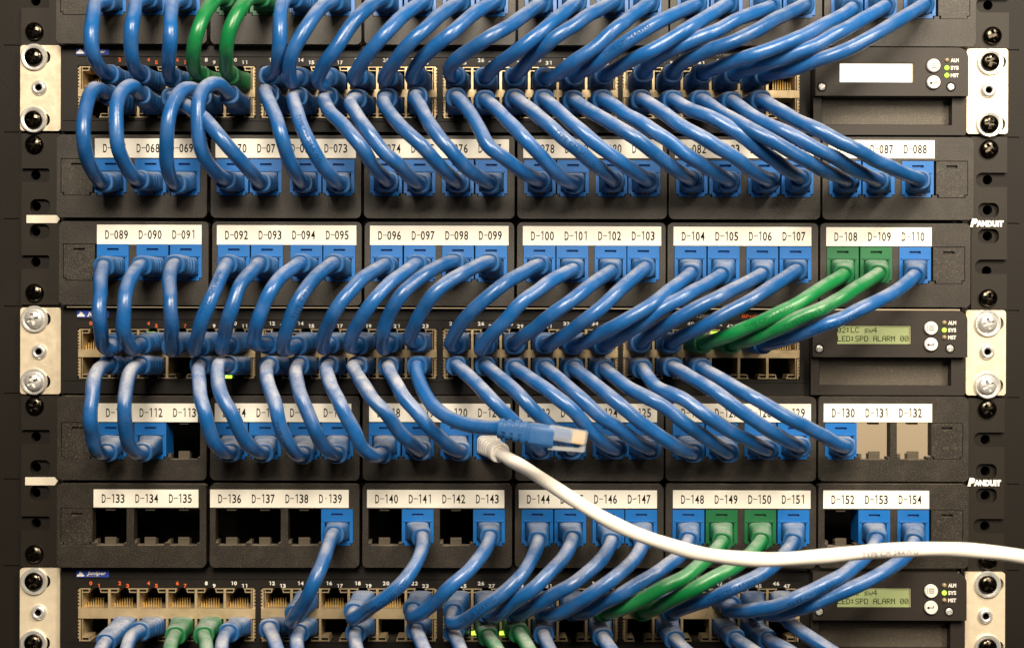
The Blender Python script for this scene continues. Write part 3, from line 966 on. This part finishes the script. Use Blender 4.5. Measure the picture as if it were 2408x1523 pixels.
cords('s1b', """
blue B0 0l1 T1 690,1220 630,1165 580,1050 562,920 560,800 582,670 640,595 700,605
blue B1 0l2 T1 935,1205 885,1175 830,1090 790,980 773,850 782,720 818,615 880,575 945,610
blue B2 0l4 T1 1180,1230 1140,1190 1115,1080 1113,940 1130,800 1170,670 1230,600 1310,600 1370,640
blue B3 0l5 T1 1515,1205 1430,1140 1370,1050 1330,920 1318,800 1330,680 1370,590 1450,560 1535,615
blue B4 0l3 T1 1745,1222 1660,1130 1560,1020 1460,900 1370,800 1270,725 1170,655
blue B5 0l6 T1 2025,1222 1985,1170 1930,1060 1885,920 1850,800 1805,700 1775,610 1800,590
blue B6 0l7 T1 2275,1230 2230,1195 2150,1100 2080,980 2030,870 1985,740 1960,650 1985,640
blue B7 0l8 T2 325,1215 230,1120 150,1000 60,880 T1 2220,760 2165,665 2190,645
blue B8 0l9 T2 535,1230 475,1190 380,1090 280,1000 200,900 110,770 70,690 100,680
blue B9 0l10 T2 795,1220 740,1180 640,1080 550,980 440,880 345,770 290,680 315,665
blue B10 0l11 T2 1005,1230 900,1165 800,1080 720,980 620,860 550,740 500,650 525,640
blue B11 0l12 T2 1340,1212 1220,1150 1100,1060 1000,980 930,860 850,730 775,650
blue B12 0l13 T2 1565,1230 1480,1185 1390,1095 1290,985 1180,870 1080,765 965,695
blue B13 0l14 T2 1835,1212 1740,1130 1640,1045 1520,945 1400,845 1280,740 1160,670
blue B14 0l15 T2 2065,1212 1960,1145 1850,1065 1720,965 1600,865 1480,765 1350,675
blue B15 0l16 T2 2350,1200 2250,1140 2120,1040 1980,930 1830,830 1680,755 1550,695
blue B16 0l17 T3 440,1210 300,1130 150,1035 T2 2200,945 2050,845 1900,755 1740,680
blue B17 0l18 T3 705,1212 600,1150 480,1060 320,960 150,860 T2 2150,750 1990,680
blue B18 0l19 T3 915,1192 830,1140 720,1055 600,970 480,880 330,795 170,735 45,690
blue B19 0l20 T3 1235,1212 1040,1125 880,1035 720,940 550,850 400,768 235,690
blue B20 0l21 T3 1435,1212 1270,1130 1120,1045 960,965 800,878 600,785 455,715
blue B21 0l22 T3 1710,1205 1600,1160 1450,1088 1250,985 1080,897 900,808 760,735 635,688
""")
cords('s2t', """
blue C0 1u1 M1 695,362 674,430 668,550 668,680 675,800 693,895 735,925 770,905
blue C1 1u2 M1 950,358 900,400 855,480 833,600 828,720 840,830 880,915 950,910
blue C2 1u3 M1 1170,350 1140,400 1130,490 1140,600 1147,720 1150,840 1152,930 1180,945
blue C3 1u4 M1 1520,348 1490,400 1445,505 1400,610 1355,720 1320,830 1298,920 1345,935
blue C4 1u5 M1 1735,345 1695,385 1620,475 1570,585 1530,700 1500,820 1480,910 1535,920
blue C5 1u6 M1 2010,343 1945,385 1860,455 1790,560 1740,680 1710,790 1708,880 1780,905
blue C6 1u7 M1 2230,345 2150,400 2060,490 1990,610 1940,720 1905,830 1898,915 1970,925
blue C7 1u8 M2 300,355 220,400 120,470 40,560 M1 2245,660 2195,760 2160,850 2160,910 2212,905
blue C8 1u9 M2 510,350 430,408 320,490 220,600 140,710 85,820 70,900 120,920
blue C9 1u10 M2 765,335 650,370 530,450 420,545 350,640 305,750 278,860 290,915 335,890
blue C10 1u11 M2 1000,335 860,388 740,460 620,560 540,670 490,780 465,850 520,865
blue C11 1u12 M2 1330,355 1200,420 1060,510 930,620 830,720 770,810 740,885 770,905
blue C12 1u13 M2 1560,385 1430,450 1300,540 1180,640 1080,750 990,850 940,920 960,925
blue C13 1u14 M2 1812,395 1690,480 1560,580 1430,680 1310,770 1200,850 1155,905
blue C14 1u15 M2 2038,375 1920,480 1800,590 1680,690 1550,790 1430,870 1375,895
blue C15 1u16 M2 2345,410 2200,530 2050,640 1900,730 1750,810 1640,870 1550,910
blue C16 1u17 M3 385,420 200,530 50,610 T2 0,0
blue C17 1u18 M3 655,415 480,510 300,600 130,690 M2 2167,770 2060,830 1980,880
blue C18 1u19 M3 885,390 720,500 560,600 400,690 230,780 100,840 30,885
green C19 1u20 M3 1200,420 1050,510 900,610 740,690 580,760 420,830 260,885
green C20 1u21 M3 1435,410 1270,520 1100,620 950,690 800,760 640,830 460,890
blue C21 1u22 M3 1675,425 1550,530 1400,610 1250,680 1080,750 900,820 750,870 660,900
""")
CORDS = [c for c in CORDS if not (c[0] == 's2t' and c[2] == 'C16')]
cords('s2t', """
blue C16 1u17 M3 385,420 200,530 50,610 M2 2100,680 1950,790 1850,850 1760,910
""")
cords('s2b', """
blue D0 1l1 B1 715,190 660,190 620,110 606,-10 605,-110 M1 622,1180 650,1065 720,1000
blue D1 1l2 B1 950,190 905,190 860,130 836,30 832,-90 M1 842,1200 868,1080 945,1000
blue D3 1l4 B1 1540,190 1490,180 1425,110 1395,20 M1 1370,1340 1340,1230 1328,1120 1345,1010
blue D4 1l5 B1 1760,195 1700,170 1640,110 1595,30 M1 1550,1350 1490,1240 1455,1120 1465,1020 1510,1010
blue D5 1l6 B1 2025,205 1975,195 1920,120 1878,20 M1 1840,1290 1800,1170 1783,1070 1800,1010
blue D6 1l7 B1 2255,200 2215,190 2150,130 2105,30 M1 2040,1290 1990,1170 1978,1070 2000,1005
blue D7 1l8 B2 280,200 220,210 150,160 96,60 M1 2280,1290 2220,1170 2183,1060 2200,1010
blue D8 1l9 B2 545,180 470,125 390,45 300,-80 M2 200,1225 130,1115 88,1035 115,1020
blue D9 1l10 B2 805,185 730,150 640,65 540,-40 M2 450,1265 380,1155 328,1060 330,1020
blue D11 1l12 B2 1345,175 1290,115 1180,5 1080,-90 M2 970,1205 870,1105 780,1015
blue D12 1l13 B2 1555,175 1490,100 1400,10 1300,-85 M2 1190,1215 1080,1115 970,1020
blue D13 1l14 B2 1850,170 1770,130 1690,60 1560,-85 M2 1430,1225 1310,1135 1175,1060
blue D14 1l15 B2 2085,170 2000,130 1890,50 1750,-45 M2 1620,1255 1500,1145 1375,1050
blue D15 1l16 B2 2365,195 2250,150 2120,70 1970,-45 M2 1830,1255 1700,1145 1565,1060
blue D16 1l17 B3 435,195 370,155 270,85 160,10 M2 2200,1325 2050,1240 1920,1165 1775,1070
blue D17 1l18 B3 700,175 600,130 480,65 330,-25 M3 150,1265 M2 2130,1180 2010,1070
blue D18 1l19 B3 915,155 850,125 740,65 600,-25 M3 470,1295 330,1195 180,1105 55,1035
blue D19 1l20 B3 1215,155 1150,130 1050,70 880,-15 M3 720,1310 560,1220 400,1130 250,1055
""")
cords('s3t', """
blue E6 2u7 B1 2230,740 2205,790 2168,900 2120,1020 2062,1140 2000,1250 1950,1325 1955,1290
blue E8 2u9 B2 548,755 550,830 510,930 440,1040 340,1130 230,1210 140,1275 85,1300 80,1262
blue E10 2u11 B2 1005,755 960,860 860,980 740,1090 640,1190 540,1265 480,1285 475,1245
blue E11 2u12 B2 1325,780 1295,880 1220,1005 1120,1110 1010,1190 900,1270 800,1330 740,1320 745,1265
blue E12 2u13 B2 1555,770 1500,885 1400,1000 1280,1110 1150,1200 1050,1280 990,1270
blue E13 2u14 B2 1815,780 1760,890 1640,1010 1500,1100 1350,1190 1220,1265 1165,1265
blue E14 2u15 B2 2030,780 1960,915 1830,1030 1680,1140 1540,1230 1420,1275 1360,1250
blue E15 2u16 B3 165,775 100,885 0,960 B2 2040,1045 1900,1125 1750,1205 1620,1265 1560,1255
green E16 2u17 B3 390,785 280,910 150,1010 0,1090 B2 2050,1160 1900,1230 1770,1260
green E17 2u18 B3 650,780 520,920 370,1010 200,1100 50,1180 B2 2107,1235 2020,1255
blue E18 2u19 B3 865,785 760,920 640,1010 480,1090 300,1170 130,1230 40,1255
blue E20 2u21 B3 1425,775 1350,885 1220,990 1050,1090 870,1170 680,1232 520,1250 420,1240 445,1190
blue E21 2u22 B3 1675,785 1600,895 1450,1000 1280,1090 1080,1170 880,1240 740,1275 630,1250
""")
cords('s3b', """
blue X 2l1 B1 700,1470 660,1560 640,1700 650,1900
blue X 2l2 B1 935,1375 875,1430 840,1540 820,1700 830,1900
green X 2l3 B1 1185,1410 1145,1470 1135,1560 1140,1700 1150,1900
green X 2l4 B1 1370,1410 1378,1470 1385,1560 1390,1700 1400,1900
blue X 2l5 B1 1530,1385 1490,1450 1480,1550 1480,1700 1490,1900
blue X 2l6 B1 1800,1350 1828,1430 1865,1540 1920,1700 1980,1900
blue X 2l7 B1 2000,1385 1985,1450 2000,1550 2060,1700 2120,1900
blue X 2l9 B2 100,1390 100,1440 125,1550 190,1700 260,1900
blue X 2l11 B2 510,1365 530,1430 580,1540 670,1700 760,1900
blue X 2l12 B2 755,1385 785,1450 830,1560 910,1700 1000,1900
green X 2l13 B2 995,1420 1035,1480 1090,1570 1180,1700 1290,1900
green X 2l14 B2 1205,1390 1245,1470 1300,1570 1390,1700 1500,1900
blue X 2l15 B2 1360,1405 1390,1480 1440,1580 1520,1700 1620,1900
blue X 2l17 B2 1755,1425 1800,1490 1870,1590 1980,1720 2090,1900
blue X 2l19 B3 75,1445 140,1510 230,1590 340,1710 450,1900
blue X 2l21 B3 485,1440 570,1500 680,1580 820,1700 950,1900
blue X 2l22 B3 705,1445 820,1510 950,1590 1080,1710 1200,1900
blue X 2u23 B3 800,1285 830,1320 880,1360 950,1410 1050,1475 1180,1560 1350,1700 1500,1900
""")
LOOSE = ('d10', 'blue', '1l11', parse("M2 515,1030 515,1080 550,1180 620,1290 720,1370 830,1415 950,1437 1090,1447"))
WHITE = parse("B2 1070,195 1130,235 1230,290 1400,400 1600,530 1800,650 2000,740 2200,810 B3 223,862 400,890 600,905 800,905 1000,891 1200,871 1400,853 1600,841 1800,838 2000,842 2200,860 2408,890 2600,925 2900,1000")

def spline(pts, n):
    """centripetal Catmull-Rom through pts, resampled evenly to n points"""
    P = np.array(pts, float)
    P = np.vstack([2 * P[0] - P[1], P, 2 * P[-1] - P[-2]])
    out = []
    for i in range(1, len(P) - 2):
        p0, p1, p2, p3 = P[i - 1], P[i], P[i + 1], P[i + 2]
        t0 = 0.0
        t1 = t0 + max(1e-6, np.linalg.norm(p1 - p0)) ** 0.5
        t2 = t1 + max(1e-6, np.linalg.norm(p2 - p1)) ** 0.5
        t3 = t2 + max(1e-6, np.linalg.norm(p3 - p2)) ** 0.5
        for t in np.linspace(t1, t2, 14, endpoint=False):
            a1 = (t1 - t) / (t1 - t0) * p0 + (t - t0) / (t1 - t0) * p1
            a2 = (t2 - t) / (t2 - t1) * p1 + (t - t1) / (t2 - t1) * p2
            a3 = (t3 - t) / (t3 - t2) * p2 + (t - t2) / (t3 - t2) * p3
            b1 = (t2 - t) / (t2 - t0) * a1 + (t - t0) / (t2 - t0) * a2
            b2 = (t3 - t) / (t3 - t1) * a2 + (t - t1) / (t3 - t1) * a3
            out.append((t2 - t) / (t2 - t1) * b1 + (t - t1) / (t2 - t1) * b2)
    out.append(P[-2])
    out = np.array(out)
    for _ in range(3):
        out[1:-1] = 0.25 * out[:-2] + 0.5 * out[1:-1] + 0.25 * out[2:]
    s = np.concatenate([[0], np.cumsum(np.linalg.norm(np.diff(out, axis=0), axis=1))])
    u = np.linspace(0, s[-1], n)
    return np.stack([np.interp(u, s, out[:, k]) for k in range(3)], 1), s[-1]

def frames(C):
    T = np.gradient(C, axis=0)
    T /= np.linalg.norm(T, axis=1)[:, None]
    N = np.zeros_like(T)
    v = np.array([1.0, 0, 0])
    if abs(T[0] @ v) > 0.9: v = np.array([0, 0, 1.0])
    for i in range(len(T)):
        v = v - T[i] * (v @ T[i]); v /= np.linalg.norm(v)
        N[i] = v
    return T, N, np.cross(T, N)

def wander(C, rng):
    """small kinks and waves of a cable that has been handled, fading out at both plugs"""
    n = len(C)
    s = np.concatenate([[0], np.cumsum(np.linalg.norm(np.diff(C, axis=0), axis=1))])
    t = s / s[-1]
    win = np.clip((t - 0.24) / 0.14, 0, 1) * np.clip((0.76 - t) / 0.14, 0, 1)
    out = C.copy()
    for ax, amp in ((0, 0.00018), (2, 0.00018), (1, 0.0006)):
        for wl in (0.021, 0.042):
            out[:, ax] += win * amp * rng.uniform(0.3, 1.0) * np.sin(2 * math.pi * s / (wl * rng.uniform(0.8, 1.25)) + rng.uniform(0, 6.28))
    return out

CABLE_R = 0.00325
def tube_mesh(name, C, L, mats, r=CABLE_R, seed=0, nseg=20, lump=1.0):
    n = len(C)
    T, N, Bn = frames(C)
    rng = random.Random(seed)
    ph, lay = rng.uniform(0, 6.28), rng.uniform(0.9, 1.15)
    bm = bmesh.new()
    rings = []
    for i in range(n):
        s = i / (n - 1) * L
        ring = []
        for j in range(nseg):
            a = 2 * math.pi * j / nseg
            # the twisted pairs press a slow four-start ripple into the jacket
            rr = r * (1 + 0.017 * math.sin(4 * a + s / 0.0048 * lay + ph) + 0.018 * lump * math.sin(s / 0.0052 * lay + ph) + 0.007 * math.sin(s / 0.0031 + 2 * ph))
            p = C[i] + rr * (math.cos(a) * N[i] + math.sin(a) * Bn[i])
            ring.append(bm.verts.new(p))
        rings.append(ring)
    for a, b_ in zip(rings, rings[1:]):
        for j in range(nseg):
            k = (j + 1) % nseg
            bm.faces.new((a[j], a[k], b_[k], b_[j]))
    bm.faces.new(rings[0][::-1]); bm.faces.new(rings[-1])
    bmesh.ops.recalc_face_normals(bm, faces=bm.faces[:])
    me = bpy.data.meshes.new(name)
    bm.to_mesh(me); bm.free()
    for m in mats: me.materials.append(M[m])
    me.shade_smooth()
    me.set_sharp_from_angle(angle=math.radians(60))
    return me

def boot_mesh(name, C, mat, flat_first=True):
    """moulded strain-relief boot swept along C: square at the plug, ribbed and round at the cable"""
    T = np.gradient(C, axis=0)
    T /= np.linalg.norm(T, axis=1)[:, None]
    n = len(C)
    bm = bmesh.new()
    rings = []
    S = 28
    prof = []
    for i in range(n):
        t = i / (n - 1)
        e = t * t * (3 - 2 * t)
        w = 0.00575 + (0.00492 - 0.00575) * e
        h = 0.00470 + (0.00460 - 0.00470) * e
        ex = 6.0 + (2.5 - 6.0) * min(1, t * 1.5)
        prof.append((i, t, w, h, ex, 1.0))
    k = []
    for i, t, w, h, ex, q in prof:
        if 0.26 < t < 0.84:
            ph = ((t - 0.26) / 0.58 * 5.0) % 1.0
            q = 1.0 - 0.04 * ph
            if ph < 0.30: q *= 0.885
        k.append((i, w, h, ex, q))
    for i, w, h, ex, q in k:
        X = np.array([1.0, 0, 0])
        tx = T[i]
        X = X - tx * (X @ tx); X /= np.linalg.norm(X)
        U = np.cross(X, tx)
        ring = []
        for j in range(S):
            a = 2 * math.pi * j / S
            ca, sa = math.cos(a), math.sin(a)
            den = (abs(ca) ** ex + abs(sa) ** ex) ** (1 / ex)
            ring.append(bm.verts.new(C[i] + q * (w * ca / den * X + h * sa / den * U)))
        rings.append(ring)
    for a, b_ in zip(rings, rings[1:]):
        for j in range(S):
            kk = (j + 1) % S
            bm.faces.new((a[j], a[kk], b_[kk], b_[j]))
    # rounded rim and mouth round the cable
    prev = rings[-1]
    for sc_, dd in ((0.93, 0.0005), (0.80, 0.0006), (0.66, 0.0002)):
        ring = [bm.verts.new(Vector(C[-1] + T[-1] * dd) + (v.co - Vector(C[-1])) * sc_) for v in rings[-1]]
        for j in range(S):
            kk = (j + 1) % S
            bm.faces.new((prev[j], prev[kk], ring[kk], ring[j]))
        prev = ring
    bm.faces.new(prev); bm.faces.new(rings[0][::-1])
    bmesh.ops.recalc_face_normals(bm, faces=bm.faces[:])
    me = bpy.data.meshes.new(name)
    bm.to_mesh(me); bm.free()
    me.materials.append(M[mat])
    me.shade_smooth()
    me.set_sharp_from_angle(angle=math.radians(32))
    return me

def end_point(ref):
    """grid position and face depth of a jack (A0..E21) or a port (0u1: switch, row, column)"""
    if ref[0] in 'ABCDE':
        x, y = jack_center(ref[0], int(ref[1:]))
        return x, y + 10.5, JD
    x, y = port_xy(int(ref[0]), ref[1], int(ref[2:]))
    return x, y + (1 if ref[1] == 'u' else -1), SD

ORD = ["first", "second", "third", "fourth", "fifth", "sixth", "seventh", "eighth", "ninth", "tenth", "eleventh", "twelfth", "thirteenth",
       "fourteenth", "fifteenth", "sixteenth", "seventeenth", "eighteenth", "nineteenth", "twentieth", "twenty-first", "twenty-second"]

def cord_label(sec, col, a, b_):
    if sec == 's1t':
        k = int(a[1:])
        if col == 'green': return f"{'left' if k == 3 else 'right'} of the two green patch cords hanging from the top edge"
        return f"{col} patch cord, {ORD[k]} from left of all those hanging from the top edge"
    if sec != 's3b':
        code = ROWS[a[0]]['code'] + int(a[1:])
        how = {'s1b': "rising to the top switch's lower ports", 's2t': "drooping to the middle switch", 's2b': "rising to the middle switch's lower ports", 's3t': "drooping to the bottom switch"}[sec]
        return f"{col} patch cord from the jack marked D-{code:03d}, {how}"
    n = 2 * int(b_[2:]) + (1 if b_[1] == 'l' else 0)
    if b_[1] == 'u': return "blue patch cord running off the bottom edge from the bottom switch's port 46"
    return f"{col} patch cord in lower-row port {n} of the bottom switch, leaving the bottom edge"

def arc_positions(pts):
    d = [0.0]
    for p, q in zip(pts, pts[1:]): d.append(d[-1] + math.hypot(q[0] - p[0], q[1] - p[1]))
    return [x / d[-1] for x in d], d[-1]

def on_axis(ref, tip, k, depth):
    """the drawn boot tip pulled part of the way towards the plug's own axis"""
    x, y, fd = end_point(ref)
    m = (CAM_D - fd) / (CAM_D - depth)
    ax, ay = 1204 + (x - 1204) * m, 761.5 + (y - 761.5) * m
    return (tip[0] + (ax - tip[0]) * k, tip[1] + (ay - tip[1]) * k)

def build_cord(sec, col, a, b_, path, seed):
    rng = random.Random(seed)
    path = list(path)
    if a != 'X':
        path[-1] = on_axis(b_, path[-1], 0.35 if sec == 's3t' else 0.62, 0.026)
    else:
        path[0] = on_axis(b_, path[0], 0.25, 0.026)
    ts, length = arc_positions(path)
    free_end = a == 'X'
    if free_end: path = path[:]
    tipA = JD + 0.0165
    tipB = SD + 0.0225
    bow = {'s1t': 0.026, 's1b': 0.026, 's2t': 0.027, 's2b': 0.025, 's3t': 0.026, 's3b': 0.02}[sec] + rng.uniform(-0.003, 0.003)
    cpath = []
    if free_end:       # starts at the switch, runs out of the picture
        px, py, fd = end_point(b_)
        pts = [W(px, py, fd - 0.006), W(px, py, fd + 0.004)]
        f0 = W(px, py, fd + 0.004)
        for (x, y), t in zip(path, ts):
            pts.append(W(x, y, tipB + bow * (math.sin(math.pi * min(1, t * 0.9)) ** 0.75)))
        C, L = spline(pts, 170)
        ends = [(0, pts[2])]
    else:
        px, py, fd = end_point(a)
        pts = [W(px, py, fd - 0.004), W(px, py, fd + 0.003)]
        for (x, y), t in zip(path, ts):
            base = tipA + (tipB - tipA) * t
            pts.append(W(x, y, base + bow * (max(0.0, math.sin(math.pi * t)) ** 0.7)))
        qx, qy, qd = end_point(b_)
        pts += [W(qx, qy, qd + 0.004), W(qx, qy, qd - 0.006)]
        C, L = spline(pts, max(90, int(length / 3.2)))
        C = wander(C, rng)
        ends = [(0, pts[2]), (1, pts[-3])]
    dust = {'s1t': 0.30, 's1b': 0.62, 's2t': 0.34, 's2b': 0.85, 's3t': 0.42, 's3b': 0.80}[sec] + rng.uniform(-0.12, 0.08)
    if sec == 's2b' and pts[0].x > 0.0: dust -= 0.4
    if sec == 's1b' and pts[0].x < -0.14: dust -= 0.15
    root = thing("patch_cable", cord_label(sec, col, a, b_), "network cable", pts[0], f"{col} patch cords")
    n = len(C)
    for which, tip in ends:
        D = np.linalg.norm(C - np.array(tip), axis=1)
        half = D[: n // 2] if which == 0 else D[n // 2:]
        i = int(np.argmin(half)) + (0 if which == 0 else n // 2)
        seg = C[: i + 1] if which == 0 else C[i:][::-1]
        s = np.concatenate([[0], np.cumsum(np.linalg.norm(np.diff(seg, axis=0), axis=1))])
        u = np.linspace(0, s[-1], 64)
        B = np.stack([np.interp(u, s, seg[:, k]) for k in range(3)], 1)
        put("plug_boot", boot_mesh("plug_boot", B, 'boot_' + col), root)["dust"] = dust
    me = tube_mesh("cable_jacket", C[2:-2], L, ['cable_' + col], seed=seed)
    put("cable_jacket", me, root)["dust"] = dust
    return root, C, L

for c in CORDS:
    USED.add((int(c[3][0]), c[3][1], int(c[3][2:])))
USED.add((1, 'l', 11))
for i in range(3):
    build_switch(i, USED)
BUILT = {}
for i, (sec, col, a, b_, path) in enumerate(CORDS):
    BUILT[a if a != 'X' else b_] = build_cord(sec, col, a, b_, path, i + 11)

def print_on(C, s0, s, height, mat, parent, r=CABLE_R, angle=0.0, sub=None):
    """lettering wrapped on the viewer's side of a cable, starting s0 metres along it"""
    g, w = text(s, 0.0)
    if C[-1][0] < C[0][0]:          # always reads from left to right
        C = C[::-1]
    seg = np.concatenate([[0], np.cumsum(np.linalg.norm(np.diff(C, axis=0), axis=1))])
    T = np.gradient(C, axis=0); T /= np.linalg.norm(T, axis=1)[:, None]
    bm = bmesh.new(); vs = []
    for x, y in g[0]:
        u = s0 + x * height
        c = np.array([np.interp(u, seg, C[:, k]) for k in range(3)])
        t = np.array([np.interp(u, seg, T[:, k]) for k in range(3)]); t /= np.linalg.norm(t)
        f = np.array([0, -1.0, 0]); f = f - t * (f @ t); f /= np.linalg.norm(f)
        sd = np.cross(f, t)
        an = angle + (y - 0.5) * height / r
        vs.append(bm.verts.new(c + r * 1.045 * (math.cos(an) * f + math.sin(an) * sd)))
    for q in g[1]:
        try: bm.faces.new([vs[k] for k in q])
        except ValueError: pass
    me = bpy.data.meshes.new("cable_print")
    bm.to_mesh(me); bm.free(); me.materials.append(M[mat])
    put("cable_print", me, parent)

for ref, f0, an in (('C3', 0.52, 0.1), ('C6', 0.5, -0.5), ('C19', 0.40, 0.2), ('C20', 0.42, -0.1), ('E8', 0.42, -0.2), ('E11', 0.36, 0.3), ('E18', 0.42, 0.1),
                    ('D5', 0.55, -0.2), ('C21', 0.4, -0.3), ('B6', 0.45, 0.2), ('A15', 0.4, 0.2), ('E20', 0.45, -0.2), ('B13', 0.5, 0.0)):
    rt, C, L = BUILT[ref]
    print_on(C, L * f0, "TYPE CM 24AWG", 0.0021, 'green_print' if 'green' in rt["label"] else 'blue_print', rt, CABLE_R, an)

# white cord plugged in under D-121 and swept out of the picture to the right
px, py, fd = end_point('D10')
ts, length = arc_positions(WHITE)
pts = [W(px, py, fd - 0.004), W(px, py, fd + 0.003)]
for (x, y), t in zip(WHITE, ts):
    pts.append(W(x, y, JD + 0.0165 + 0.075 * min(1.0, t / 0.42) ** 0.7))
C, L = spline(pts, 460)
root = thing("patch_cable", "white patch cord from the jack marked D-121, sweeping across to the right edge", "network cable", pts[0], "white patch cords")
i = int(np.argmin(np.linalg.norm(C[:120] - np.array(pts[2]), axis=1)))
seg = C[:i + 1]; s = np.concatenate([[0], np.cumsum(np.linalg.norm(np.diff(seg, axis=0), axis=1))]); u = np.linspace(0, s[-1], 64)
put("plug_boot", boot_mesh("plug_boot", np.stack([np.interp(u, s, seg[:, k]) for k in range(3)], 1), 'cable_white'), root)
put("cable_jacket", tube_mesh("cable_jacket", C[2:], L, ['cable_white'], r=0.00305, seed=3, lump=1.7), root)
# arc length at which the printing starts
tgt = np.array(W(1561.4 + 1262 * Z, 996.1 + 868 * Z, 0.09))
i0 = int(np.argmin(np.linalg.norm(C - tgt, axis=1)))
print_on(C, float(np.cumsum(np.linalg.norm(np.diff(C, axis=0), axis=1))[i0]), "TYPE CM 24AWG", 0.0022, 'cable_print', root, 0.00305, -0.12)

# the loose cord hanging unplugged in front of D-122
sec, col, b_, path = LOOSE
qx, qy, qd = end_point(b_)
ts, length = arc_positions(path)
pts = [W(qx, qy, qd - 0.006), W(qx, qy, qd + 0.004)]
for (x, y), t in zip(path, ts):
    pts.append(W(x, y, SD + 0.0225 + 0.050 * t ** 0.8))
C, L = spline(pts, 150)
root = thing("patch_cable", "loose blue patch cord with its clear unplugged connector hanging in front of D-122", "network cable", pts[0], "blue patch cords")
i = int(np.argmin(np.linalg.norm(C[:75] - np.array(pts[2]), axis=1)))
seg = C[:i + 1]; s = np.concatenate([[0], np.cumsum(np.linalg.norm(np.diff(seg, axis=0), axis=1))]); u = np.linspace(0, s[-1], 64)
put("plug_boot", boot_mesh("plug_boot", np.stack([np.interp(u, s, seg[:, k]) for k in range(3)], 1), 'boot_blue'), root)
put("cable_jacket", tube_mesh("cable_jacket", C[2:], L, ['cable_blue'], seed=5), root)
# slotted boot and clear plug, built along +X at the origin, then turned to the cord's end
ax0, ax1 = W(799.5 + 1080 * Z, 498.5 + 1446 * Z, SD + 0.0725), W(799.5 + 1420 * Z, 996.1 + 88 * Z, SD + 0.0765)
xd = (ax1 - ax0).normalized()
fd_ = Vector((0, -1, 0)); fd_ = (fd_ - xd * fd_.dot(xd)).normalized()
ud = fd_.cross(xd)
if ud.z < 0: ud = -ud
MX = Matrix(((xd.x, fd_.x, ud.x, ax0.x), (xd.y, fd_.y, ud.y, ax0.y), (xd.z, fd_.z, ud.z, ax0.z), (0, 0, 0, 1)))
def local_build(mb, name, mats, parent, smooth=None):
    for v in mb.bm.verts:           # MB.box stores -depth in y; turn it back before mapping
        v.co = MX @ Vector((v.co.x, -v.co.y, v.co.z))
    return mb.build(name, mats, parent, smooth)
mb = MB()
S = 28
prof = []
x = -0.001
for q in range(4):                  # four rings with grooves between
    prof += [(x, 0.0046 + 0.0002 * q), (x + 0.0021, 0.0047 + 0.0002 * q), (x + 0.0022, 0.0040 + 0.0002 * q), (x + 0.0034, 0.0040 + 0.0002 * q)]
    x += 0.0035
prof += [(x, 0.0052), (x + 0.0098, 0.0050), (x + 0.0105, 0.0046)]
rings = []
for i, (xx, rr) in enumerate(prof):
    ex = 2.6 + 3.0 * i / len(prof)
    ring = []
    for j in range(S):
        a = 2 * math.pi * j / S
        ca, sa = math.cos(a), math.sin(a)
        den = (abs(ca) ** ex + abs(sa) ** ex) ** (1 / ex)
        ring.append(mb.bm.verts.new((xx, -rr * 0.78 * ca / den, rr * 0.93 * sa / den)))
    rings.append(ring)
for p_, q_ in zip(rings, rings[1:]):
    for j in range(S):
        k = (j + 1) % S
        mb.bm.faces.new((p_[j], p_[k], q_[k], q_[j]))
mb.bm.faces.new(rings[0]); mb.bm.faces.new(rings[-1][::-1])
for q in range(3):                  # bridges across the grooves
    xg = -0.001 + 0.0035 * q
    mb.box(xg + 0.0019, xg + 0.0036, 0.0030, 0.00385, -0.0009, 0.0009)
boot = local_build(mb, "plug_boot", 'boot_blue', root, 30)
xe = prof[-1][0]
mb = MB()
mb.box(xe - 0.003, xe + 0.0135, -0.0036, 0.0036, -0.0010, 0.0050)
bmesh.ops.bevel(mb.bm, geom=mb.bm.edges[:], offset=0.0005, segments=2, affect='EDGES')
plug = local_build(mb, "clear_plug", 'clear', boot, 40)
mb = MB()
mb.prism([(xe - 0.002, -0.0054), (xe + 0.0135, -0.0040), (xe + 0.0135, -0.0012), (xe + 0.0122, -0.0012), (xe + 0.0110, -0.0026), (xe - 0.002, -0.0038)], -0.0024, 0.0024)
local_build(mb, "latch_tab", 'clear', boot, 40)
mb = MB()
for q in range(8):
    z = -0.0008 + 0.0007 * q
    mb.box(xe + 0.0080, xe + 0.0131, 0.0028, 0.00345, z, z + 0.00045)
local_build(mb, "gold_contacts", 'gold', boot)
mb = MB()
mb.box(xe - 0.002, xe + 0.0068, -0.0026, 0.0026, -0.0004, 0.0042)
bmesh.ops.bevel(mb.bm, geom=mb.bm.edges[:], offset=0.0008, segments=3, affect='EDGES')
local_build(mb, "cable_end", 'cable_blue', boot, 40)
